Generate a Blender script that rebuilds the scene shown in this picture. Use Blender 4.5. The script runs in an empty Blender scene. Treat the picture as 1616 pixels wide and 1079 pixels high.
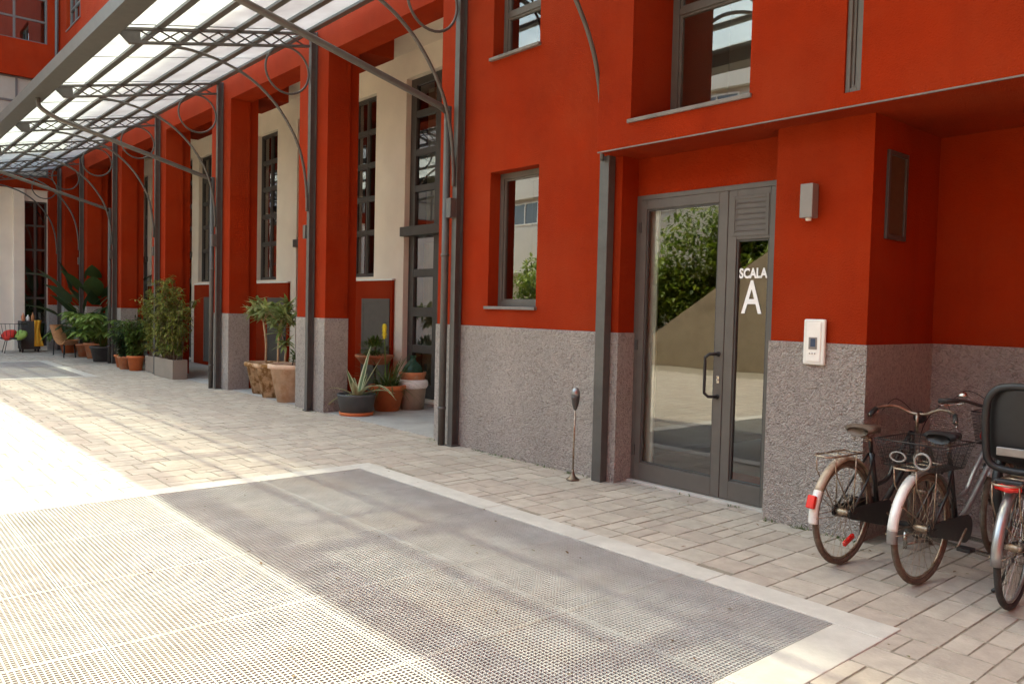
import bpy, math, random
from mathutils import Vector, Matrix
R = math.radians
random.seed(7)
S = bpy.context.scene
COL = S.collection

# ------------------------------------------------------------------ camera, sky, sun, exposure
cam = bpy.data.cameras.new('camera')
cam_o = bpy.data.objects.new('camera', cam); COL.objects.link(cam_o)
cam.sensor_width = 36.0; cam.lens = 27.8786; cam.clip_end = 500; cam.clip_start = .05
RIGHT = Vector((0.6536704, 0.7564002, 0.0239533)); DOWN = Vector((0.0462175, -0.008308, -0.9988969)); FWD = Vector((-0.7553668, 0.6540563, -0.0403896))
M = Matrix((RIGHT, -DOWN, -FWD)).transposed().to_4x4()
M.translation = (0, 0, 1.6)
cam_o.matrix_world = M
S.camera = cam_o

SUN_TRAVEL = Vector((2.65, -.45, -4.95)).normalized()
world = bpy.data.worlds.new('World'); S.world = world; world.use_nodes = True
wn = world.node_tree.nodes; wl = world.node_tree.links
sky = wn.new('ShaderNodeTexSky'); sky.sky_type = 'NISHITA'; sky.sun_disc = False
sky.sun_elevation = math.asin(-SUN_TRAVEL.z)
sky.sun_rotation = math.atan2(-SUN_TRAVEL.x, -SUN_TRAVEL.y)
sky.dust_density = 3.0; sky.air_density = 1.0
wl.new(sky.outputs[0], wn['Background'].inputs[0]); wn['Background'].inputs[1].default_value = .15
sun = bpy.data.lights.new('sun', 'SUN'); sun.energy = 1.15; sun.angle = R(.8); sun.color = (1, .965, .91)
sun_o = bpy.data.objects.new('sun', sun); COL.objects.link(sun_o)
sun_o.rotation_euler = SUN_TRAVEL.to_track_quat('-Z', 'Y').to_euler(); sun_o.location = (-10, 5, 30)
S.view_settings.view_transform = 'Standard'; S.view_settings.look = 'None'
S.view_settings.exposure = 2.98; S.view_settings.gamma = 1
S.view_settings.use_curve_mapping = False
S.view_settings.use_white_balance = True; S.view_settings.white_balance_temperature = 7700; S.view_settings.white_balance_tint = -6
S.render.engine = 'CYCLES'
S.cycles.use_denoising = True
S.cycles.max_bounces = 10; S.cycles.diffuse_bounces = 5; S.cycles.transparent_max_bounces = 24
S.cycles.sample_clamp_indirect = 8

# ------------------------------------------------------------------ materials
MATS = {}
def nmat(name):
    m = bpy.data.materials.new(name); m.use_nodes = True
    nt = m.node_tree; MATS[name] = m
    return m, nt, nt.nodes['Principled BSDF']
def plain(name, col, rough=.5, metal=0, var=.12, scale=6., bump=0., bscale=80., bdist=.004, dirt=None, dscale=3., dlo=.5, dhi=.7,
          rnd=0., island=0., streak=None, alt=None, spec=.5, coat=0., detail=6, warp=None):
    """base colour with noise variation, optional stains of another colour, random tint per piece, fine relief"""
    m, nt, b = nmat(name); N = nt.nodes; L = nt.links
    tc = N.new('ShaderNodeTexCoord')
    geo = N.new('ShaderNodeNewGeometry')
    no = N.new('ShaderNodeTexNoise'); no.inputs['Scale'].default_value = scale; no.inputs['Detail'].default_value = detail
    no.inputs['Roughness'].default_value = .6
    src = geo.outputs['Position']
    L.new(src, no.inputs['Vector'])
    mr = N.new('ShaderNodeMapRange'); mr.inputs['From Min'].default_value = .3; mr.inputs['From Max'].default_value = .7
    mr.inputs['To Min'].default_value = 1 - var; mr.inputs['To Max'].default_value = 1 + var
    L.new(no.outputs[0], mr.inputs[0])
    val = mr.outputs[0]
    def mul(a, bsock):
        k = N.new('ShaderNodeMath'); k.operation = 'MULTIPLY'; L.new(a, k.inputs[0]); L.new(bsock, k.inputs[1]); return k.outputs[0]
    def rng(sock, v):
        k = N.new('ShaderNodeMapRange'); k.inputs['To Min'].default_value = 1 - v; k.inputs['To Max'].default_value = 1 + v
        L.new(sock, k.inputs[0]); return k.outputs[0]
    if rnd:
        oi = N.new('ShaderNodeObjectInfo'); val = mul(val, rng(oi.outputs['Random'], rnd))
    if island:
        val = mul(val, rng(geo.outputs['Random Per Island'], island))
    base = N.new('ShaderNodeMix'); base.data_type = 'RGBA'; base.blend_type = 'MULTIPLY'; base.inputs[0].default_value = 1
    base.inputs[6].default_value = (*col, 1)
    L.new(val, base.inputs[7])
    if alt:                                                     # a second stone colour picked per piece
        oi2 = N.new('ShaderNodeObjectInfo'); sm = N.new('ShaderNodeMath'); sm.operation = 'ADD'; L.new(oi2.outputs['Random'], sm.inputs[0]); L.new(geo.outputs['Random Per Island'], sm.inputs[1])
        fc = N.new('ShaderNodeMath'); fc.operation = 'FRACT'; L.new(sm.outputs[0], fc.inputs[0])
        ax = N.new('ShaderNodeMix'); ax.data_type = 'RGBA'; L.new(fc.outputs[0], ax.inputs[0]); ax.inputs[6].default_value = (*col, 1); ax.inputs[7].default_value = (*alt, 1); L.new(ax.outputs[2], base.inputs[6])
    out = base.outputs[2]
    if dirt:
        dn = N.new('ShaderNodeTexNoise'); dn.inputs['Scale'].default_value = dscale; dn.inputs['Detail'].default_value = 9
        dn.inputs['Roughness'].default_value = .65; L.new(src, dn.inputs['Vector'])
        dr = N.new('ShaderNodeMapRange'); dr.inputs['From Min'].default_value = dlo; dr.inputs['From Max'].default_value = dhi
        L.new(dn.outputs[0], dr.inputs[0])
        mx = N.new('ShaderNodeMix'); mx.data_type = 'RGBA'; L.new(dr.outputs[0], mx.inputs[0]); L.new(out, mx.inputs[6])
        mx.inputs[7].default_value = (*dirt, 1); out = mx.outputs[2]
    if streak:                                                  # faint rain streaks running down
        mp = N.new('ShaderNodeMapping'); mp.inputs['Scale'].default_value = (5, 5, .35); L.new(src, mp.inputs[0])
        sn = N.new('ShaderNodeTexNoise'); sn.inputs['Scale'].default_value = 1.0; sn.inputs['Detail'].default_value = 8; sn.inputs['Roughness'].default_value = .6; L.new(mp.outputs[0], sn.inputs['Vector'])
        sr = N.new('ShaderNodeMapRange'); sr.inputs['From Min'].default_value = .5; sr.inputs['From Max'].default_value = .8; sr.inputs['To Max'].default_value = .8; L.new(sn.outputs[0], sr.inputs[0])
        sx = N.new('ShaderNodeMix'); sx.data_type = 'RGBA'; L.new(sr.outputs[0], sx.inputs[0]); L.new(out, sx.inputs[6]); sx.inputs[7].default_value = (*streak, 1); out = sx.outputs[2]
    L.new(out, b.inputs['Base Color'])
    b.inputs['Roughness'].default_value = rough; b.inputs['Metallic'].default_value = metal
    b.inputs['Specular IOR Level'].default_value = spec
    if coat: b.inputs['Coat Weight'].default_value = coat
    if bump:
        bn = N.new('ShaderNodeTexNoise'); bn.inputs['Scale'].default_value = bscale; bn.inputs['Detail'].default_value = 4
        L.new(src, bn.inputs['Vector'])
        bp = N.new('ShaderNodeBump'); bp.inputs['Strength'].default_value = bump; bp.inputs['Distance'].default_value = bdist
        L.new(bn.outputs[0], bp.inputs['Height']); L.new(bp.outputs[0], b.inputs['Normal'])
    return m
plain('red', (.265, .0205, .0032), .9, var=.17, scale=1.1, bump=.8, bscale=85, bdist=.012, dirt=(.275, .033, .009), dscale=.9, dlo=.42, dhi=.75, spec=.12, streak=(.235, .018, .0035))
plain('cream', (.72, .64, .54), .85, var=.05, scale=2, bump=.25, bscale=90, bdist=.003, spec=.25)
plain('ceiling_cream', (.70, .62, .52), .9, var=.05, scale=2, spec=.2)
plain('steel', (.078, .074, .068), .42, .0, var=.15, scale=9, bump=.12, bscale=60, bdist=.002, dirt=(.085, .078, .070), dscale=5, dlo=.52, dhi=.8)
plain('frame', (.10, .088, .076), .45, .0, var=.10, scale=8, bump=.1, bscale=150, bdist=.001)
plain('frame_dark', (.055, .050, .046), .45, .0, var=.15, scale=8)
plain('sill', (.17, .15, .135), .5, .0, var=.12, scale=9, dirt=(.11, .10, .09), dscale=7)
plain('paver', (.395, .350, .295), .85, var=.14, scale=9, bump=.6, bscale=55, bdist=.006, rnd=.10, island=.09, dirt=(.31, .265, .215), dscale=1.3, dlo=.50, dhi=.80, spec=.3, alt=(.40, .335, .28))
plain('joint_dirt', (.285, .25, .20), .95, var=.3, scale=20)
plain('mortar', (.23, .195, .15), .95, var=.2, scale=14, bump=.5, bscale=90, bdist=.004)
plain('ground', (.40, .36, .32), .9, var=.2, scale=1.2, bump=.5, bscale=60, bdist=.006)
plain('kerb', (.47, .44, .395), .85, var=.10, scale=7, bump=.5, bscale=110, bdist=.004, dirt=(.40, .37, .33), dscale=1.7, rnd=.05)
plain('slab', (.38, .365, .345), .8, var=.1, scale=3, bump=.2, bscale=90, bdist=.003, dirt=(.30, .28, .26), dscale=2)
plain('galvanised', (.43, .42, .40), .5, .2, var=.16, scale=5, dirt=(.40, .36, .32), dscale=1.3, dlo=.45, dhi=.75)
plain('pit', (.50, .48, .44), .95, var=.2, scale=2)
plain('terracotta', (.52, .20, .095), .85, var=.15, scale=9, bump=.3, bscale=60, bdist=.003, dirt=(.50, .33, .22), dscale=8, dlo=.5, dhi=.75)
plain('terracotta_orange', (.56, .155, .05), .7, var=.12, scale=9, bump=.15, bscale=60, bdist=.002, rnd=.12)
plain('terracotta_aged', (.55, .36, .22), .9, var=.25, scale=9, bump=.6, bscale=40, bdist=.006, dirt=(.23, .11, .03), dscale=6, dlo=.47, dhi=.58)
plain('terracotta_pale', (.60, .42, .30), .9, var=.15, scale=7, bump=.4, bscale=40, bdist=.005, dirt=(.50, .29, .17), dscale=5, dlo=.5, dhi=.66)
plain('pot_dark', (.065, .07, .072), .55, var=.15, scale=9)
plain('planter_taupe', (.27, .225, .18), .6, var=.07, scale=5, bump=.1, bscale=90, bdist=.001)
plain('jar_taupe', (.34, .27, .20), .6, var=.1, scale=9)
plain('soil', (.06, .042, .03), .95, var=.3, scale=30, bump=1, bscale=60, bdist=.02)
plain('bark', (.42, .29, .17), .9, var=.2, scale=30, bump=.5, bscale=90, bdist=.004)
plain('bark_dark', (.13, .09, .06), .9, var=.2, scale=30)
plain('white_paint', (.78, .76, .70), .45, var=.05, scale=9)
plain('white_cloth', (.82, .80, .76), .8, var=.06, scale=14, bump=.5, bscale=30, bdist=.01)
plain('black_plastic', (.013, .013, .014), .5, var=.2, scale=20)
plain('black_rubber', (.028, .026, .024), .75, var=.25, scale=25, dirt=(.10, .085, .07), dscale=22, dlo=.52, dhi=.8)
plain('tan_rubber', (.10, .072, .05), .8, var=.25, scale=20, dirt=(.17, .13, .095), dscale=18)
plain('black_paint', (.018, .017, .016), .32, var=.2, scale=14, dirt=(.075, .055, .04), dscale=11, dlo=.56, dhi=.8)
plain('grey_paint', (.22, .205, .19), .35, .3, var=.15, scale=14)
plain('chrome', (.62, .59, .54), .25, .95, var=.12, scale=30, dirt=(.30, .20, .13), dscale=25, dlo=.55, dhi=.8)
plain('rusty_chrome', (.42, .35, .27), .4, .85, var=.2, scale=30, dirt=(.20, .10, .05), dscale=20, dlo=.45, dhi=.7)
plain('fender_old', (.42, .34, .25), .5, .2, var=.2, scale=14, dirt=(.23, .13, .07), dscale=12, dlo=.48, dhi=.7)
plain('fender_white', (.66, .64, .60), .35, .1, var=.08, scale=20, dirt=(.45, .40, .34), dscale=14, dlo=.55, dhi=.8)
plain('fender_steel', (.30, .30, .30), .28, .7, var=.12, scale=14)
plain('leather_brown', (.10, .068, .045), .55, var=.25, scale=25, dirt=(.17, .13, .10), dscale=14)
plain('red_plastic', (.62, .012, .010), .2, var=.05, scale=5, coat=.6)
plain('red_fabric', (.55, .03, .02), .8, var=.15, scale=30)
plain('yellow_fabric', (.70, .37, .03), .8, var=.15, scale=30)
plain('multi_fabric', (.30, .45, .10), .8, var=.2, scale=20)
plain('wood_orange', (.36, .155, .055), .55, var=.25, scale=14)
plain('doormat', (.40, .03, .018), .95, var=.25, scale=60, bump=.6, bscale=200, bdist=.01)
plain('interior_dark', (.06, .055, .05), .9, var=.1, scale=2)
plain('interior_floor', (.20, .185, .165), .5, var=.1, scale=2)
plain('interior_wall', (.50, .46, .40), .9, var=.05, scale=2)
plain('curtain', (.62, .60, .44), .9, var=.12, scale=4)
plain('concrete', (.50, .43, .31), .9, var=.1, scale=2, bump=.3, bscale=40, bdist=.005, dirt=(.38, .32, .22), dscale=1.3)
plain('white_wall', (.62, .59, .53), .9, var=.05, scale=1)
plain('lettering_white', (.85, .85, .83), .5, var=.02)
plain('intercom_white', (.72, .70, .64), .35, var=.04, scale=9)
plain('screen_blue', (.06, .08, .13), .12, var=.1, scale=40)
plain('lamp_grey', (.22, .20, .18), .45, .2, var=.05, scale=9)
plain('brown_grille', (.075, .042, .02), .6, var=.15, scale=20)
plain('frosted_panel', (.30, .265, .21), .35, var=.12, scale=1.5)
plain('bronze', (.16, .12, .085), .38, .7, var=.2, scale=30)
plain('flower_yellow', (.75, .60, .04), .7, var=.15, scale=40)

def roughcast():
    m, nt, b = nmat('roughcast'); N = nt.nodes; L = nt.links
    geo = N.new('ShaderNodeNewGeometry')
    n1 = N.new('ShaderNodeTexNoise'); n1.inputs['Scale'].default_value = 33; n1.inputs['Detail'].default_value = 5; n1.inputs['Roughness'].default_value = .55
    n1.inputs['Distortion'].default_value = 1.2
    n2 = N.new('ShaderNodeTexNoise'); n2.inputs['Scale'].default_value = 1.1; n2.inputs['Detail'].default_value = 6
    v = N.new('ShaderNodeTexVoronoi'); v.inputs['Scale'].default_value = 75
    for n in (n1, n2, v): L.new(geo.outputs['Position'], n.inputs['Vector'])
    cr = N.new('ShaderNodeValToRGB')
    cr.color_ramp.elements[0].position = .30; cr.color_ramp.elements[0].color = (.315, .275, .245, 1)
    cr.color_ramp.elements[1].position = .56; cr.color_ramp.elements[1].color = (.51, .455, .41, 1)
    L.new(n1.outputs[0], cr.inputs[0])  # hollows of the relief coloured darker, imitating shade in them
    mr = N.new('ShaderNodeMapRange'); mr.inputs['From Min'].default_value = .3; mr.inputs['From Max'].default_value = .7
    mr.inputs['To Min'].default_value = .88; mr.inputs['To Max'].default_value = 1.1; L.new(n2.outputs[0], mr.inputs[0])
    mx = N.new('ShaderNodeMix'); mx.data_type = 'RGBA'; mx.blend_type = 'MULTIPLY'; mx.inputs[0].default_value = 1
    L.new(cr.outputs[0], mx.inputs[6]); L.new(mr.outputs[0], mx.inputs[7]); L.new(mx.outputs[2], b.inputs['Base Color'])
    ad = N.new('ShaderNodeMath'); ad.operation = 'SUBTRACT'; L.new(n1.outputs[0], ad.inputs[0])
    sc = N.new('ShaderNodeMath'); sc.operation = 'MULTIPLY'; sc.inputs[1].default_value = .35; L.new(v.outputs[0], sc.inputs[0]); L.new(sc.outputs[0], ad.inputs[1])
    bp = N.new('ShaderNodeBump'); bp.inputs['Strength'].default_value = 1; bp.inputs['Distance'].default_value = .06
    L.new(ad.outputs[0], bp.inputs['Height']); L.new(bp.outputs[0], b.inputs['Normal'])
    b.inputs['Roughness'].default_value = .95; b.inputs['Specular IOR Level'].default_value = .2
roughcast()

def glass(name, tint, refl=.16, haze=0.):
    """thin window glass: a sharp reflection over clear transmission"""
    m, nt, b = nmat(name); N = nt.nodes; L = nt.links; N.remove(b)
    tr = N.new('ShaderNodeBsdfTransparent'); tr.inputs[0].default_value = (*tint, 1)
    gl = N.new('ShaderNodeBsdfGlossy'); gl.inputs['Roughness'].default_value = .01
    geo = N.new('ShaderNodeNewGeometry')
    no = N.new('ShaderNodeTexNoise'); no.inputs['Scale'].default_value = 1.4; no.inputs['Detail'].default_value = 1; L.new(geo.outputs['Position'], no.inputs['Vector'])
    bp = N.new('ShaderNodeBump'); bp.inputs['Strength'].default_value = .25; bp.inputs['Distance'].default_value = .004
    L.new(no.outputs[0], bp.inputs['Height']); L.new(bp.outputs[0], gl.inputs['Normal'])
    fr = N.new('ShaderNodeFresnel'); fr.inputs[0].default_value = 1.5
    ad = N.new('ShaderNodeMath'); ad.operation = 'ADD'; ad.inputs[1].default_value = refl; ad.use_clamp = True; L.new(fr.outputs[0], ad.inputs[0])
    mx = N.new('ShaderNodeMixShader'); L.new(ad.outputs[0], mx.inputs[0]); L.new(tr.outputs[0], mx.inputs[1]); L.new(gl.outputs[0], mx.inputs[2])
    L.new(mx.outputs[0], N['Material Output'].inputs[0])
glass('glass', (.84, .84, .78), .18)
glass('glass_dark', (.55, .55, .52), .26)
def canopy_glass():
    m, nt, b = nmat('canopy_glass'); N = nt.nodes; L = nt.links; N.remove(b)
    geo = N.new('ShaderNodeNewGeometry')
    no = N.new('ShaderNodeTexNoise'); no.inputs['Scale'].default_value = 1.6; no.inputs['Detail'].default_value = 7; L.new(geo.outputs['Position'], no.inputs['Vector'])
    mr = N.new('ShaderNodeMapRange'); mr.inputs['From Min'].default_value = .25; mr.inputs['From Max'].default_value = .75; mr.inputs['To Min'].default_value = .33; mr.inputs['To Max'].default_value = .62; L.new(no.outputs[0], mr.inputs[0])
    tr = N.new('ShaderNodeBsdfTransparent'); tr.inputs[0].default_value = (.88, .90, .88, 1)
    tl = N.new('ShaderNodeBsdfTranslucent'); hs = N.new('ShaderNodeMix'); hs.data_type = 'RGBA'; hs.blend_type = 'MULTIPLY'; hs.inputs[0].default_value = 1; hs.inputs[6].default_value = (.93, 1, .99, 1); L.new(mr.outputs[0], hs.inputs[7]); L.new(hs.outputs[2], tl.inputs[0])
    df = N.new('ShaderNodeBsdfDiffuse'); df.inputs[0].default_value = (.75, .75, .73, 1)
    m1 = N.new('ShaderNodeMixShader'); m1.inputs[0].default_value = .25; L.new(tl.outputs[0], m1.inputs[1]); L.new(df.outputs[0], m1.inputs[2])
    m2 = N.new('ShaderNodeMixShader'); m2.inputs[0].default_value = .68; L.new(tr.outputs[0], m2.inputs[1]); L.new(m1.outputs[0], m2.inputs[2])
    L.new(m2.outputs[0], N['Material Output'].inputs[0])
canopy_glass()
def leafmat(name, a, c, trans=.35, rough=.5):
    m, nt, b = nmat(name); N = nt.nodes; L = nt.links
    geo = N.new('ShaderNodeNewGeometry')
    cr = N.new('ShaderNodeMix'); cr.data_type = 'RGBA'; cr.inputs[6].default_value = (*a, 1); cr.inputs[7].default_value = (*c, 1)
    L.new(geo.outputs['Random Per Island'], cr.inputs[0]); L.new(cr.outputs[2], b.inputs['Base Color'])
    b.inputs['Roughness'].default_value = rough
    tl = N.new('ShaderNodeBsdfTranslucent'); L.new(cr.outputs[2], tl.inputs[0])
    mx = N.new('ShaderNodeMixShader'); mx.inputs[0].default_value = trans; L.new(b.outputs[0], mx.inputs[1]); L.new(tl.outputs[0], mx.inputs[2])
    L.new(mx.outputs[0], N['Material Output'].inputs[0])
leafmat('leaf_mid', (.06, .12, .02), (.16, .22, .045), .4)
leafmat('leaf_dark', (.018, .045, .016), (.05, .085, .025))
leafmat('leaf_bush', (.10, .15, .022), (.33, .31, .08), .45)
leafmat('leaf_bright', (.12, .20, .03), (.20, .28, .06))
leafmat('leaf_pale', (.40, .42, .20), (.18, .25, .06), .4)
leafmat('leaf_red', (.16, .07, .03), (.11, .12, .03))
leafmat('leaf_hedge', (.07, .13, .012), (.32, .40, .05))
leafmat('agave_green', (.10, .16, .06), (.14, .20, .08))
leafmat('agave_cream', (.52, .52, .28), (.58, .57, .36), .2)
leafmat('grass_green', (.06, .11, .025), (.13, .18, .05))
leafmat('bottle_glass', (.05, .14, .09), (.06, .15, .10), .6, .08)

# ------------------------------------------------------------------ mesh helpers
class MB:
    def __init__(s): s.v = []; s.f = []; s.sm = []
    def add(s, vs, fs, smooth=False, M=None):
        o = len(s.v)
        s.v += [tuple(M @ Vector(p)) for p in vs] if M is not None else [tuple(p) for p in vs]
        s.f += [tuple(i + o for i in f) for f in fs]; s.sm += [smooth] * len(fs)
        return s
    def box(s, x0, x1, y0, y1, z0, z1, M=None):
        return s.add([(x0,y0,z0),(x1,y0,z0),(x1,y1,z0),(x0,y1,z0),(x0,y0,z1),(x1,y0,z1),(x1,y1,z1),(x0,y1,z1)],
                     [(0,3,2,1),(4,5,6,7),(0,1,5,4),(1,2,6,5),(2,3,7,6),(3,0,4,7)], False, M)
    def quad(s, a, b, c, d): return s.add([a, b, c, d], [(0, 1, 2, 3)])
    def bar(s, a, b, w, h, up=(0, 0, 1), M=None):
        """rectangular bar from a to b, w across, h along up"""
        a = Vector(a); b = Vector(b); d = (b - a).normalized(); u = Vector(up)
        side = d.cross(u)
        if side.length < 1e-5: side = d.cross(Vector((1, 0, 0)))
        side.normalize(); u = side.cross(d).normalized()
        vs = []
        for p in (a, b):
            for sx, sz in ((-1,-1),(1,-1),(1,1),(-1,1)): vs.append(p + side * (sx * w / 2) + u * (sz * h / 2))
        return s.add(vs, [(0,3,2,1),(4,5,6,7),(0,1,5,4),(1,2,6,5),(2,3,7,6),(3,0,4,7)], False, M)
    def tube(s, pts, r, n=8, closed=False, cap=True, M=None):
        pts = [Vector(p) for p in pts]; k = len(pts)
        rs = r if isinstance(r, (list, tuple)) else [r] * k
        vs = []; prev = None
        for i, p in enumerate(pts):
            if closed: t = pts[(i + 1) % k] - pts[i - 1]
            else: t = pts[min(i + 1, k - 1)] - pts[max(i - 1, 0)]
            t.normalize()
            if prev is None:
                a = Vector((0, 0, 1)) if abs(t.z) < .9 else Vector((1, 0, 0))
                n1 = t.cross(a).normalized()
            else:
                n1 = (prev - t * prev.dot(t)).normalized()
            prev = n1; n2 = t.cross(n1)
            for j in range(n):
                an = 2 * math.pi * j / n
                vs.append(p + (n1 * math.cos(an) + n2 * math.sin(an)) * rs[i])
        fs = []
        for i in range(k if closed else k - 1):
            i2 = (i + 1) % k
            for j in range(n):
                j2 = (j + 1) % n
                fs.append((i*n+j, i*n+j2, i2*n+j2, i2*n+j))
        if cap and not closed:
            fs.append(tuple(range(n - 1, -1, -1))); fs.append(tuple(range((k-1)*n, k*n)))
        return s.add(vs, fs, True, M)
    def lathe(s, prof, n=24, c=(0, 0, 0), M=None, cap=True, sq=(1, 1), wob=0):
        vs = []; fs = []; ph = random.random() * 6
        for i, (r, z) in enumerate(prof):
            for j in range(n):
                a = 2 * math.pi * j / n
                q = r * (1 + wob * math.sin(3 * a + ph + z * 4))
                vs.append((c[0] + q * math.cos(a) * sq[0], c[1] + q * math.sin(a) * sq[1], c[2] + z))
        for i in range(len(prof) - 1):
            for j in range(n):
                j2 = (j + 1) % n; fs.append((i*n+j, i*n+j2, (i+1)*n+j2, (i+1)*n+j))
        if cap:
            fs.append(tuple(range(n-1, -1, -1))); m = (len(prof)-1)*n; fs.append(tuple(range(m, m+n)))
        return s.add(vs, fs, True, M)
    def ring(s, c, r, tube_r, axis='x', n=28, m=8, M=None, a0=0, a1=None):
        full = a1 is None; a1 = 2 * math.pi if full else a1; pts = []
        cnt = n if full else n + 1
        for i in range(cnt):
            a = a0 + (a1 - a0) * i / n
            u, v = r * math.cos(a), r * math.sin(a)
            pts.append({'x': (c[0], c[1]+u, c[2]+v), 'y': (c[0]+u, c[1], c[2]+v), 'z': (c[0]+u, c[1]+v, c[2])}[axis])
        return s.tube(pts, tube_r, m, full, True, M)
    def leaf(s, base, d, length, width, droop=.3, up=(0, 0, 1), seg=3, fold=.25, prof=None):
        d = Vector(d).normalized(); u = Vector(up)
        side = d.cross(u)
        if side.length < 1e-3: side = Vector((1, 0, 0))
        side.normalize(); nrm = side.cross(d).normalized()
        vs = []; fs = []; p = Vector(base); dd = d.copy()
        prof = prof or (lambda t: math.sin(math.pi * min(1, .12 + .88 * t) ** .8) if t < 1 else 0)
        for i in range(seg + 1):
            t = i / seg; w = width * .5 * prof(t)
            n2 = side.cross(dd).normalized()
            vs += [p - side * w + n2 * w * fold, p.copy(), p + side * w + n2 * w * fold]
            dd = (dd + Vector((0, 0, -droop / seg))).normalized()
            p = p + dd * (length / seg)
        for i in range(seg):
            a = i * 3; fs += [(a, a+1, a+4, a+3), (a+1, a+2, a+5, a+4)]
        return s.add(vs, fs, True)
    def mesh(s, name):
        m = bpy.data.meshes.new(name); m.from_pydata(s.v, [], s.f)
        m.polygons.foreach_set('use_smooth', s.sm); m.update(); return m
    def build(s, name, mat, parent=None, bevel=0, smooth_angle=False, loc=None):
        o = bpy.data.objects.new(name, s.mesh(name)); COL.objects.link(o)
        o.data.materials.append(MATS[mat] if isinstance(mat, str) else mat)
        if parent: o.parent = parent
        if loc: o.location = loc
        if bevel:
            b = o.modifiers.new('bevel', 'BEVEL'); b.width = bevel; b.segments = 2; b.limit_method = 'ANGLE'; b.angle_limit = R(40)
        return o
def tag(o, label=None, cat=None, group=None, kind=None):
    if label: o['label'] = label
    if cat: o['category'] = cat
    if group: o['group'] = group
    if kind: o['kind'] = kind
    return o
def thing(name, label, cat, loc=(0, 0, 0), rz=0, group=None):
    o = bpy.data.objects.new(name, None); COL.objects.link(o); o.location = loc; o.rotation_euler = (0, 0, rz)
    o.empty_display_size = .2
    return tag(o, label, cat, group)
def part(name, parent=None):
    o = bpy.data.objects.new(name, None); COL.objects.link(o); o.parent = parent; o.empty_display_size = .1; return o
def copy_obj(o, parent, loc=None):
    c = o.copy(); COL.objects.link(c); c.parent = parent
    if loc is not None: c.location = loc
    return c
def spline(pts, n=8):
    """Catmull-Rom through pts"""
    P = [Vector(p) for p in pts]; P = [P[0]*2 - P[1]] + P + [P[-1]*2 - P[-2]]; out = []
    for i in range(1, len(P) - 2):
        for k in range(n):
            t = k / n; a, b, c, d = P[i-1], P[i], P[i+1], P[i+2]
            out.append(.5 * ((2*b) + (c-a)*t + (2*a-5*b+4*c-d)*t*t + (3*b-a-3*c+d)*t**3))
    out.append(P[-2]); return out

# ------------------------------------------------------------------ ground, paving, kerbs, gratings
W0 = 5.6
gr_near = (-6.83, -1.97, -1.045, 3.98)      # x0, x1, y0, y1
gr_far = (-23.1, -18.35, -1.045, 4.1)
def ground():
    mb = MB(); Z = -.007
    xs = sorted([-160, gr_far[0], gr_far[1], gr_near[0], gr_near[1], 120]); ys = sorted([-120, -1.045, 3.98, 4.1, 60])
    for i in range(len(xs) - 1):
        for j in range(len(ys) - 1):
            cx = (xs[i] + xs[i+1]) / 2; cy = (ys[j] + ys[j+1]) / 2
            if any(g[0] < cx < g[1] and g[2] < cy < g[3] for g in (gr_near, gr_far)): continue
            mb.quad((xs[i], ys[j], Z), (xs[i+1], ys[j], Z), (xs[i+1], ys[j+1], Z), (xs[i], ys[j+1], Z))
    tag(mb.build('ground', 'mortar'), kind='structure')
ground()
pav = bpy.data.objects.new('pavement', None); COL.objects.link(pav); tag(pav, kind='structure')
KW = .21
def paved(x, y, l=.25):
    for g in (gr_near, gr_far):
        if g[0] - .13 < x < g[1] + .13 and g[2] - l / 2 - .004 < y < g[3] + l / 2 + .004: return False
    return True
def paver_mesh(w, l, seed):
    rr = random.Random(seed); h = .03; b = .004
    def j(a): return a + rr.uniform(-.0025, .0025)
    w2, l2 = w / 2 - .0022, l / 2 - .0050
    lo = [(j(-w2), j(-l2), -h), (j(w2), j(-l2), -h), (j(w2), j(l2), -h), (j(-w2), j(l2), -h)]
    mid = [(p[0], p[1], -b) for p in lo]
    t = [rr.uniform(-.0012, .0012) for _ in range(4)]
    hi = [(p[0] - math.copysign(b, p[0]), p[1] - math.copysign(b, p[1]), t[k]) for k, p in enumerate(lo)]
    fs = [(8, 9, 10, 11)]
    for k in range(4):
        k2 = (k + 1) % 4; fs += [(k, k2, k2 + 4, k + 4), (k + 4, k2 + 4, k2 + 8, k + 8)]
    return lo + mid + hi, fs
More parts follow.
